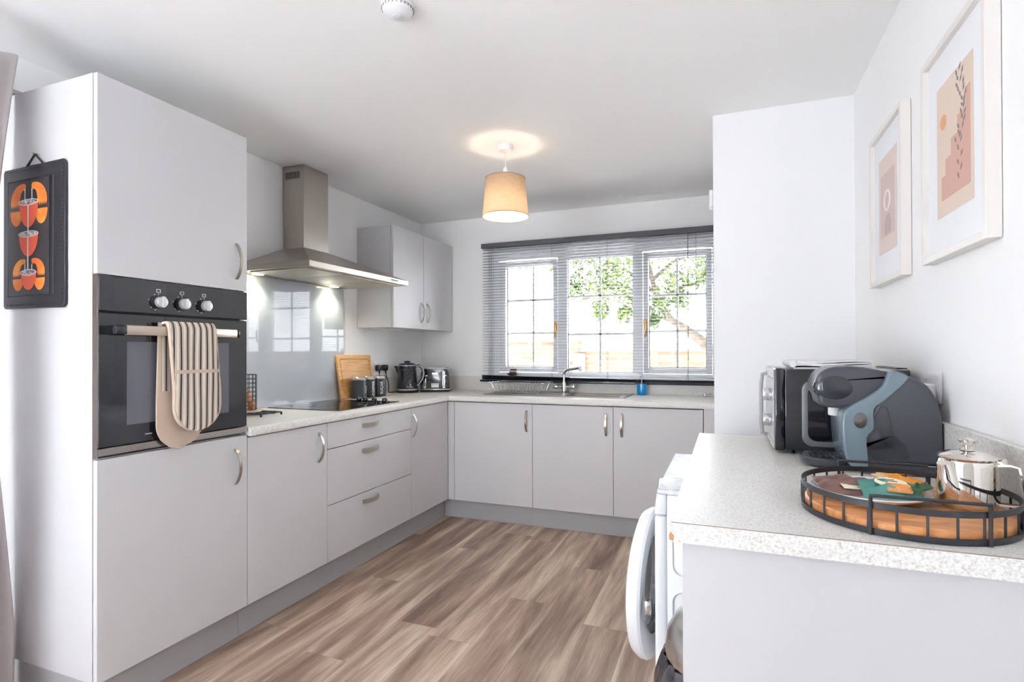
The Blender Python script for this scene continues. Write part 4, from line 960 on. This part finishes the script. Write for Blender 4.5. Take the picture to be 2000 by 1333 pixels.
i1 = [t.verts.new((q[0]*1.0, 1.879, q[1])) for q in ins]; i0 = [t.verts.new((q[0]*.99+mxc*.01, 1.8815, q[1]*.99+mzc*.01)) for q in ins]
for A_, B_ in ((o0, o1), (o1, i1), (i1, i0)):
    for k in range(n_): t.faces.new((A_[k], A_[(k+1) % n_], B_[(k+1) % n_], B_[k]))
bmesh.ops.recalc_face_normals(t, faces=t.faces); g._merge(t)
part('pressed_outline', g, mat('grey_pressed_edge', (112, 113, 119), .3), mw)
for x in (.19, .48):
    for y in (1.91, 2.21): part('foot', MB().cyl((x, y, ZT+.0008), (x, y, ZT+.013), .011, seg=14), M_black, mw)
part('rear_vent_plate', MB().box(.488, .516, 1.95, 2.2, 1.1935, 1.197), M_black, mw)

tw = MB()
def tfn(u, v):
    x = .196+.205*u; y = 1.895+.26*v; return (x+.004*math.sin(v*9), y, 1.2+.004*math.sin(u*7+v*5))
for k in range(4):
    tw.grid(lambda u, v, k=k: (.196+.004*k+.205*u+.003*math.sin(v*9+k), 1.897+.004*k+.25*v, 1.1985+.0062*k+(.002*math.sin(u*6+v*5+k)+.002)*(k > 0)), 24, 16, .0045)
tw.tube([(.196, 1.9+.01*i, 1.209) for i in range(25)], .011, 10)
part('folded_towel', tw, M_towel, loc=(.3, 2.0, 1.198), label='white folded towel lying on top of the black microwave', cat='towel')

# ------------------------------------------------------------------ coffee machine (side on, spout to the left)
cm = thing('coffee_machine', 'charcoal pod coffee machine with a blue-grey column beside the microwave', 'coffee machine', (.36, 1.735, ZT))
CY0, CY1 = 1.65, 1.815; cyc = (CY0+CY1)/2
def spl(pts, n=6):
    out = []; m = len(pts)
    for i in range(m):
        p0, p1, p2, p3 = (Vector(pts[(i+k) % m]) for k in (-1, 0, 1, 2))
        for j in range(n):
            t_ = j/n; out.append(tuple(.5*((2*p1)+(-p0+p2)*t_+(2*p0-5*p1+4*p2-p3)*t_**2+(-p0+3*p1-3*p2+p3)*t_**3)))
    return out
# water tank / rear body
body = [(.333, ZT+.030), (.333, .99), (.345, 1.06), (.365, 1.11), (.395, 1.17)]+[(.408+.107*max(0, math.cos(a))**.72, 1.02+.167*math.sin(a)**.8) for a in [PI/2*(18-k)/18 for k in range(19)]]+[(.515, ZT+.030)]
part('rear_body', MB().prism(body, 'y', CY0, CY1, .014, 4), M_machine, cm)
part('smoked_side_panel', MB().prism([(.338, ZT+.075), (.338, .995), (.352, 1.06), (.378, 1.105), (.392, 1.10), (.405, 1.03), (.43, 1.005), (.44, .975), (.43, ZT+.04), (.36, ZT+.04)], 'y', CY0-.0025, CY0+.004, .002), M_smoke, cm)
part('foot_section', MB().box(.336, .512, CY0+.002, CY1-.002, ZT+.001, ZT+.029, .003), M_machine, cm)
part('silver_strip', MB().box(.338, .511, CY0-.0015, CY0+.004, ZT+.0285, ZT+.0305), M_silver, cm)  # thin silver strip between foot and body
part('orange_window', MB().box(.415, .485, CY0-.0005, CY0+.0025, ZT+.004, ZT+.009, .001), M_orange, cm)
# arm / head reaching left
head = spl([(.222, 1.150), (.236, 1.188), (.270, 1.207), (.33, 1.208), (.395, 1.196), (.43, 1.187), (.41, 1.160), (.36, 1.118), (.31, 1.098), (.245, 1.098), (.232, 1.125)], 4)
part('brew_head', MB().prism(head, 'y', CY0+.010, CY1-.010, .012, 5), M_machine, cm)
dome = MB().sphere((.272, CY0+.022, 1.150), 1, (.052, .022, .038), 32)
part('head_cap', dome, M_smoke, cm)
part('nozzle', MB().cyl((.283, cyc, 1.100), (.281, cyc, 1.068), .0165, .014, 24, .002), M_white, cm)
# column: slanted blue-grey collar down to the foot
colm = spl([(.398, 1.197), (.437, 1.186), (.43, 1.165), (.386, 1.118), (.362, 1.095), (.362, 1.045), (.345, 1.02), (.348, .97), (.345, .940), (.315, .938), (.296, .962), (.288, 1.02), (.289, 1.08), (.315, 1.108), (.345, 1.127), (.38, 1.158)], 3)
part('column', MB().prism(colm, 'y', CY0-.006, CY1+.006, .007, 4), M_machineblue, cm)
em = MB(); em.prism([(.329+.0155*math.cos(a)*(1 if math.sin(a) < .6 else 1), 1.066+.021*math.sin(a)) for a in arc(28)[:-1]], 'y', CY0-.0085, CY0-.0055, .0008)
e_ = part('emblem', em, mat('emblem_grey', (120, 118, 120), .15, .7), cm)
tm = textmesh('b', .024, .0003); xf(tm, frame_of((.329, CY0-.0088, 1.067), (1, 0, 0), (0, 0, 1))); part('emblem_letter', tm, M_machine, e_, flat=True)
# drip tray on the left
part('drip_tray', MB().lathe([(0, .0008), (.045, .0008), (.06, .006), (.07, .02), (.072, .026), (.068, .029), (0, .029)], (.262, cyc+.005, ZT), 40, sx=1, sy=1.0), M_machine, cm)
g = MB()
for k in range(9):
    for j in range(9):
        x, y = -.06+k*.015, -.06+j*.015
        if x*x+y*y < .060**2: g.sphere((.262+x, cyc+.005+y, ZT+.0296), .0048, (1, 1, .5), 8)
part('drip_grid', g, M_smoke, cm)
part('tray_link', MB().box(.29, .335, cyc-.03, cyc+.04, ZT+.001, ZT+.02, .004), M_black, cm)

# wall socket on right wall
s2 = thing('wall_socket', 'white double socket on the right wall behind the coffee machine', 'socket', (XR, 1.79, 1.15))
part('face_plate', MB().box(XR-.009, XR-.0005, 1.727, 1.874, 1.108, 1.194, .003), M_white, s2)
g = MB(); 
for y in (1.775, 1.83): part('switch', MB().box(XR-.0135, XR-.009, y-.006, y+.006, 1.168, 1.186, .001), M_white, s2)
part('mains_plug', MB().box(XR-.04, XR-.0092, 1.745, 1.79, 1.115, 1.16, .006), M_white, loc=(XR-.02, 1.767, 1.137), label='white plug in the socket on the right wall', cat='plug')

# ------------------------------------------------------------------ tray with plate, packets and teapot
TCX, TCY, TR = .325, 1.268, .177
tr = thing('serving_tray', 'round wooden tray with a black wire gallery at the near end of the right worktop', 'tray', (TCX, TCY, ZT))
part('board', MB().lathe([(0, .004), (TR-.008, .004), (TR-.005, .008), (TR-.005, .021), (TR-.008, .024), (0, .024)], (TCX, TCY, ZT), 96), M_trayw, tr)
def band(z0, z1): return MB().lathe([(TR, z0), (TR, z1), (TR+.0022, z1), (TR+.0022, z0), (TR, z0)], (TCX, TCY, ZT), 96)
part('lower_ring', band(.0008, .0115), M_blackmetal, tr); part('upper_ring', band(.047, .058), M_blackmetal, tr)
for k in range(26):
    a = 2*PI*k/26+.07; g = MB().tube([(TCX+(TR+.001)*math.cos(a), TCY+(TR+.001)*math.sin(a), ZT+.0115), (TCX+(TR+.001)*math.cos(a), TCY+(TR+.001)*math.sin(a), ZT+.047)], .0022, 8)
    part('gallery_rod', g, M_blackmetal, tr)
for a1, a2 in ((math.radians(241), math.radians(297)), (math.radians(61), math.radians(117))):
    p = lambda a, z, r=TR+.005: (TCX+r*math.cos(a), TCY+r*math.sin(a), ZT+z)
    g = MB(); am = [p(a1, .001), p(a1, .066), p(a1, .07, TR+.007)]
    q1, q2 = Vector(p(a1, .0705, TR+.008)), Vector(p(a2, .0705, TR+.008))
    am += [q1.lerp(q2, .06), q1.lerp(q2, .5), q1.lerp(q2, .94), p(a2, .07, TR+.007), p(a2, .066), p(a2, .001)]
    g.tube(am, .0032, 10); part('tray_handle', g, M_blackmetal, tr)

pl = thing('plate', 'shallow white plate of snack packets on the round wooden tray', 'plate', (.272, 1.283, ZT+.025))
PR = .107
part('dish', MB().lathe([(0, .0), (.055, 0), (.06, .001), (.085, .008), (PR-.004, .016), (PR, .0195), (PR-.002, .021), (PR-.008, .019), (.085, .0115), (.055, .0045), (0, .004)], (0, 0, 0), 64), mat('white_china', (236, 234, 232), .12, coat=.4), pl, world=False)
pcx, pcy, pz = .272, 1.283, ZT+.025
def pouch(w, d, h, seed, crinkle=.0034):
    rnd = random.Random(seed); ph = [rnd.uniform(0, 6) for _ in range(6)]
    mb = MB(); t = bmesh.new(); n = 16; top = {}; bot = {}
    for i in range(n+1):
        for j in range(n+1):
            u, v = i/n*2-1, j/n*2-1; e = (1-abs(u)**2.6)*(1-abs(v)**2.2); e = max(e, 0)
            c_ = crinkle*(math.sin(u*7+ph[0]+v*2)+math.sin(v*9+ph[1])+.6*math.sin((u+v)*11+ph[2]))
            rag = 1+.02*math.sin(v*9+ph[3])
            top[i, j] = t.verts.new((u*w/2*rag, v*d/2, .003+h*e**.6+c_*e))
            bot[i, j] = top[i, j] if i in (0, n) or j in (0, n) else t.verts.new((u*w/2*rag, v*d/2, .003-.25*h*e**.6))
    for i in range(n):
        for j in range(n):
            t.faces.new((top[i, j], top[i+1, j], top[i+1, j+1], top[i, j+1]))
            q = (bot[i, j+1], bot[i+1, j+1], bot[i+1, j], bot[i, j]); 
            try: t.faces.new(q)
            except ValueError: pass
    mb._merge(t); return mb
def packet(label, x, y, z, rz, ry, w, d, h, m, seed, extra=(), rx=0):
    o = thing('snack_packet', label, 'packet', (x, y, z), rz, group='snack packets on the plate')
    mt = Matrix.Rotation(rx, 4, 'X') @ Matrix.Rotation(ry, 4, 'Y')
    part('wrapper', xf(pouch(w, d, h, seed), mt), m, o, world=False, ang=60)
    for nm, mb, mm in extra: part(nm, xf(mb, mt), mm, o, world=False, ang=60)
packet('brown foil snack packet with a white label, left on the plate', pcx-.038, pcy+.004, pz+.016, .22, .06, .120, .075, .015, M_choc, 3,
       [('label', MB().box(-.022, .022, -.033, -.010, .0135, .0148), M_cream)], .24)
packet('small cream and red packet standing in the middle of the plate', pcx+.020, pcy+.004, pz+.036, .9, .35, .046, .028, .007, mat('cream_red_foil', (226, 200, 160), .35, var=.3, vscale=60), 5, (), .3)
packet('orange foil snack packet at the back of the plate', pcx+.056, pcy+.020, pz+.026, -.42, .10, .090, .055, .012, M_orfoil, 8, (), .32)
ov_ = MB().lathe([(0, .0), (.026, 0), (.0262, .0008), (0, .001)], (0, .010, .0158), 36, sx=1.1, sy=.55)
bi_ = MB().box(-.012, .030, -.020, .004, .0166, .0182, .003, 3)
packet('teal foil packet with a cream oval label and biscuit picture, front of the plate', pcx+.030, pcy-.030, pz+.021, .06, .06, .108, .062, .012, M_teal, 11,
       [('oval_label', ov_, M_cream), ('biscuit_picture', bi_, M_biscuit), ('lettering', MB().box(-.016, .012, .012, .0142, .0169, .0174).box(-.012, .008, .017, .0186, .0169, .0174), M_char)], .42)
packet('dark green folded foil packet at the right rim of the plate', pcx+.078, pcy-.034, pz+.030, .5, -.25, .045, .022, .006, M_green, 13, (), .2)

tpx, tpy, tpz = .433, 1.272, ZT+.0245
te = thing('teapot', 'polished stainless steel teapot with a hinged lid on the round tray', 'teapot', (tpx, tpy, tpz), 0); te.scale = (.95, .95, .95)
part('body', MB().lathe([(0, 0), (.044, 0), (.047, .003), (.0505, .012), (.0515, .05), (.0505, .085), (.0485, .096), (.045, .1), (0, .1)], seg=64), M_pot, te, world=False)
ld = part('lid', MB().lathe([(0, .1005), (.049, .1005), (.05, .1025), (.047, .106), (.03, .1125), (.012, .115), (0, .1155)], seg=64), M_pot, te, world=False)
part('lid_knob', MB().lathe([(0, .1155), (.013, .1157), (.011, .118), (.006, .122), (.007, .124), (.0155, .134), (.016, .136), (.011, .139), (0, .140)], seg=12), M_pot, ld, world=False)
sa = math.radians(214); sd = Vector((math.cos(sa), math.sin(sa), 0))
spt = [Vector((0, 0, z))+sd*r for r, z in ((.026, .012), (.036, .022), (.043, .036), (.047, .05), (.051, .066), (.055, .082), (.060, .094))]
part('spout', MB().tube(spt, [.012, .0205, .022, .0205, .0175, .0145, .0125], 24), M_pot, te, world=False, ang=60)
ha = math.radians(-30); hd_ = Vector((math.cos(ha), math.sin(ha), 0))
hpt = [hd_*.048+Vector((0, 0, .092)), hd_*.066+Vector((0, 0, .095)), hd_*.080+Vector((0, 0, .092)), hd_*.086+Vector((0, 0, .06)), hd_*.090+Vector((0, 0, .022)), hd_*.07+Vector((0, 0, .017)), hd_*.049+Vector((0, 0, .016))]
part('handle', MB().tube(hpt, 0, flat=(.004, .016), up=hd_.cross(Vector((0, 0, 1)))), M_pot, te, world=False)
part('lid_hinge', MB().cyl(hd_*.055+Vector((-.0, -.008, .102)), hd_*.055+Vector((0, .008, .102)), .005, seg=14).box(-.006, .012, -.006, .006, .094, .101, .001, mtx=Matrix.Translation(hd_*.052) @ Matrix.Rotation(ha, 4, 'Z')), M_pot, te, world=False)

# ------------------------------------------------------------------ framed prints on the right wall
def framed(name, label, ya__, yb__, z0, z1, xfr=.507, bd=.018):
    o = thing(name, label, 'picture', (XR, (ya__+yb__)/2, z0), group='framed prints on the right wall')
    xb_ = XR-.0015
    g = MB(); g.box(xfr, xb_, ya__, ya__+bd, z0, z1, .001, 1).box(xfr, xb_, yb__-bd, yb__, z0, z1, .001, 1).box(xfr, xb_, ya__+bd, yb__-bd, z0, z0+bd, .001, 1).box(xfr, xb_, ya__+bd, yb__-bd, z1-bd, z1, .001, 1)
    part('picture_frame', g, M_frame, o)
    xm = xfr+.014
    iy0, iy1, iz0, iz1 = ya__+bd, yb__-bd, z0+bd, z1-bd
    part('mount', MB().box(xm, xm+.002, iy0, iy1, iz0, iz1), M_mount, o)
    return o, xm, (iy0, iy1, iz0, iz1)
o, xm, (a_, b_2, c_, d_) = framed('framed_print', 'white-framed print of a leafy branch over terracotta steps, the nearer and larger of two', 1.388, 1.786, 1.486, 2.035)
ph = part('print', MB().box(xm-.001, xm-.0002, a_+.075, b_2-.065, c_+.09, d_-.085), mat('beige_print', (222, 204, 190), .8), o)
py0, py1, pz0, pz1 = a_+.075, b_2-.065, c_+.09, d_-.085; W_, H_2 = py1-py0, pz1-pz0
# picture coordinates: u from the far side (left in the photo) to the near side
def P2(u, v): return (py1-u*W_, pz0+v*H_2)
st = [(.14, .12), (.14, .30), (.26, .30), (.26, .42), (.42, .42), (.42, .54), (.60, .54), (.60, .66), (.80, .66), (.80, .80), (.93, .80), (.93, .12)]
part('printed_steps', MB().prism([P2(*q) for q in st], 'x', xm-.0014, xm-.0011), mat('terracotta_print', (206, 166, 154), .8), ph, flat=True)
part('printed_sun', MB().prism([P2(.2+.09*math.cos(a), .71+.058*math.sin(a)) for a in arc(28)[:-1]], 'x', xm-.0014, xm-.0011), mat('orange_sun_print', (220, 160, 124), .8), ph, flat=True)
g = MB(); rnd = random.Random(4)
for k in range(30):
    t_ = k/29; cu_ = .60+.14*math.sin(t_*3.0)-.24*max(0, .45-t_)+rnd.uniform(-.05, .05); cv_ = .34+.62*t_ if k > 5 else .2+.05*k
    if k <= 5: cu_ = .66
    sgn = 1 if k % 2 else -1; an = sgn*(.7+rnd.uniform(-.3, .3)); L2 = .085
    du, dv = math.sin(an)*L2, math.cos(an)*L2*.72; pu, pv = math.cos(an)*.022, -math.sin(an)*.014
    b0 = (cu_+sgn*.02, cv_); g.prism([P2(*q) for q in (b0, (b0[0]+du*.5+pu, b0[1]+dv*.5+pv), (b0[0]+du, b0[1]+dv), (b0[0]+du*.5-pu, b0[1]+dv*.5-pv))], 'x', xm-.0018, xm-.0015)
part('printed_leaves', g, mat('grey_leaf_print', (140, 130, 124), .8), ph, flat=True)
o, xm, (a_, b_2, c_, d_) = framed('framed_print', 'white-framed pink print of a pale arch and vase, the farther and smaller-looking of two', 1.972, 2.364, 1.486, 2.035)
py0, py1, pz0, pz1 = a_+.075, b_2-.065, c_+.09, d_-.085; W_, H_2 = py1-py0, pz1-pz0
ph = part('print', MB().box(xm-.001, xm-.0002, py0, py1, pz0, pz1), mat('blush_print', (226, 210, 202), .8), o)
part('printed_block', MB().prism([P2(*q) for q in ((.12, .16), (.12, .82), (.9, .82), (.9, .16))], 'x', xm-.0014, xm-.0011), mat('pink_print', (212, 192, 190), .8), ph, flat=True)
g = MB().tube([(xm-.0016,)+P2(.52+.16*math.cos(a), .52+.1*math.sin(a)) for a in arc(28)[:-1]], .004, 6, True)
part('printed_arch', g, mat('pale_print', (238, 230, 228), .8), ph, flat=True)
g = MB().prism([P2(*q) for q in ((.36, .18), (.36, .30), (.44, .38), (.60, .38), (.70, .30), (.70, .18))], 'x', xm-.0018, xm-.0015)
part('printed_vase', g, mat('mauve_print', (190, 172, 172), .8), ph, flat=True)

# ------------------------------------------------------------------ outside
struct('ground_outside', MB().box(-14, 12, 8.4, 40, -.12, -.02), M_lawn)
M_bounce = mat('bounce_paving', (212, 211, 210), .9, bump=.3, bscale=10, var=.05)  # unseen paving, added pale to bounce daylight up onto the ceiling
struct('bounce_ground', MB().box(-16, XL-.26, -16, YB+.3, -.12, -.02).box(XL-.26, 14, -16, YN-.26, -.12, -.02).box(-14, 12, YB+.31, 8.39, -.12, -.02), M_bounce)
bw = thing('garden_wall', 'pale brick garden wall with stone coping outside the window', 'wall', (-3, 8.2, -.02))
part('brickwork', MB().box(-9, -2.17, 8.1, 8.32, -.02, 1.40).box(-2.17, 5, 8.1, 8.32, -.02, 1.245), M_brick, bw, flat=True)
part('coping', MB().box(-9.02, -2.15, 8.07, 8.35, 1.40, 1.43).box(-2.15, 5.02, 8.07, 8.35, 1.245, 1.275), M_brickcap, bw)
part('gate_post', MB().box(-2.24, -2.06, 8.02, 8.09, -.02, 1.22), mat('grey_post', (150, 140, 130), .8), bw)
hs = thing('neighbouring_house', 'pale rendered house beyond the garden wall', 'house', (-4, 24, -.02))
part('walls', MB().box(-16, 6, 22, 30, -.02, 2.1), M_render, hs)
part('roof', MB().prism([(21.6, 2.1), (26, 2.9), (30.4, 2.1)], 'x', -16.3, 6.3), mat('white_roof', (232, 230, 228), .8), hs)
for x in (-9.5, -7.6, -5.0): part('window', MB().box(x, x+.55, 21.96, 22.0, 1.5, 1.8), mat('pale_window', (205, 208, 212), .3), hs)
tree = thing('garden_tree', 'leafy tree leaning left with a bare grey trunk outside the window', 'tree', (.2, 6.6, -.02))
tk = [(.35, 6.7, -.02), (.30, 6.7, .5), (.12, 6.65, 1.0), (-.13, 6.6, 1.25), (-.42, 6.55, 1.48), (-.62, 6.5, 1.62), (-.78, 6.5, 1.85), (-.85, 6.5, 2.2), (-.95, 6.5, 2.6)]
g = MB().tube(tk, [.10, .09, .08, .066, .056, .046, .034, .026, .015], 12)
for br in ([(-.58, 6.5, 1.6), (-.85, 6.5, 1.69), (-1.05, 6.45, 1.74)], [(-.80, 6.5, 1.95), (-1.1, 6.45, 2.2), (-1.55, 6.4, 2.45), (-1.9, 6.4, 2.55)], [(-.83, 6.5, 2.1), (-.6, 6.5, 2.3), (-.2, 6.5, 2.45), (.3, 6.5, 2.5)], [(-.9, 6.5, 2.4), (-1.3, 6.4, 2.7), (-2, 6.4, 2.9)], [(-.78, 6.5, 1.85), (-.5, 6.5, 2.0), (-.2, 6.5, 2.08)]):
    g.tube(br, [.026-.018*i/(len(br)-1) for i in range(len(br))], 8)
part('trunk', g, M_bark, tree)
t = bmesh.new(); rnd = random.Random(12)
clusters = [(-2.0, 2.55, .35), (-1.6, 2.45, .35), (-1.25, 2.3, .3), (-1.4, 2.05, .26), (-1.1, 1.95, .2), (-.85, 2.5, .35), (-1.45, 1.75, .13), (-1.15, 1.70, .12), (-1.75, 2.05, .2), (-.55, 2.1, .2), (-.25, 2.12, .2), (-.75, 1.82, .2), (-.5, 1.85, .13), (-.3, 2.5, .3), (.2, 2.5, .3), (-.9, 1.68, .12), (-2.3, 2.75, .3), (-.8, 1.6, .08), (0.0, 1.4, .08), (.1, 1.25, .1)]
for (x, z, r) in clusters:
    for k in range(int(420*r/.3)):
        d_ = Vector((rnd.gauss(0, 1), rnd.gauss(0, 1), rnd.gauss(0, 1))).normalized()*r*rnd.random()**.5
        c0 = Vector((x, 6.45, z))+d_; ax = Vector((rnd.gauss(0, 1), rnd.gauss(0, 1), rnd.gauss(0, .6))).normalized(); bx_ = ax.orthogonal().normalized(); s = rnd.uniform(.03, .05)
        vs = [t.verts.new(c0+ax*a_*s+bx_*b_*s) for a_, b_ in ((-.9, 0), (-.2, .38), (.9, 0), (-.2, -.38))]; t.faces.new(vs)
g = MB(); g._merge(t); part('foliage', g, M_leaf, tree, flat=True)
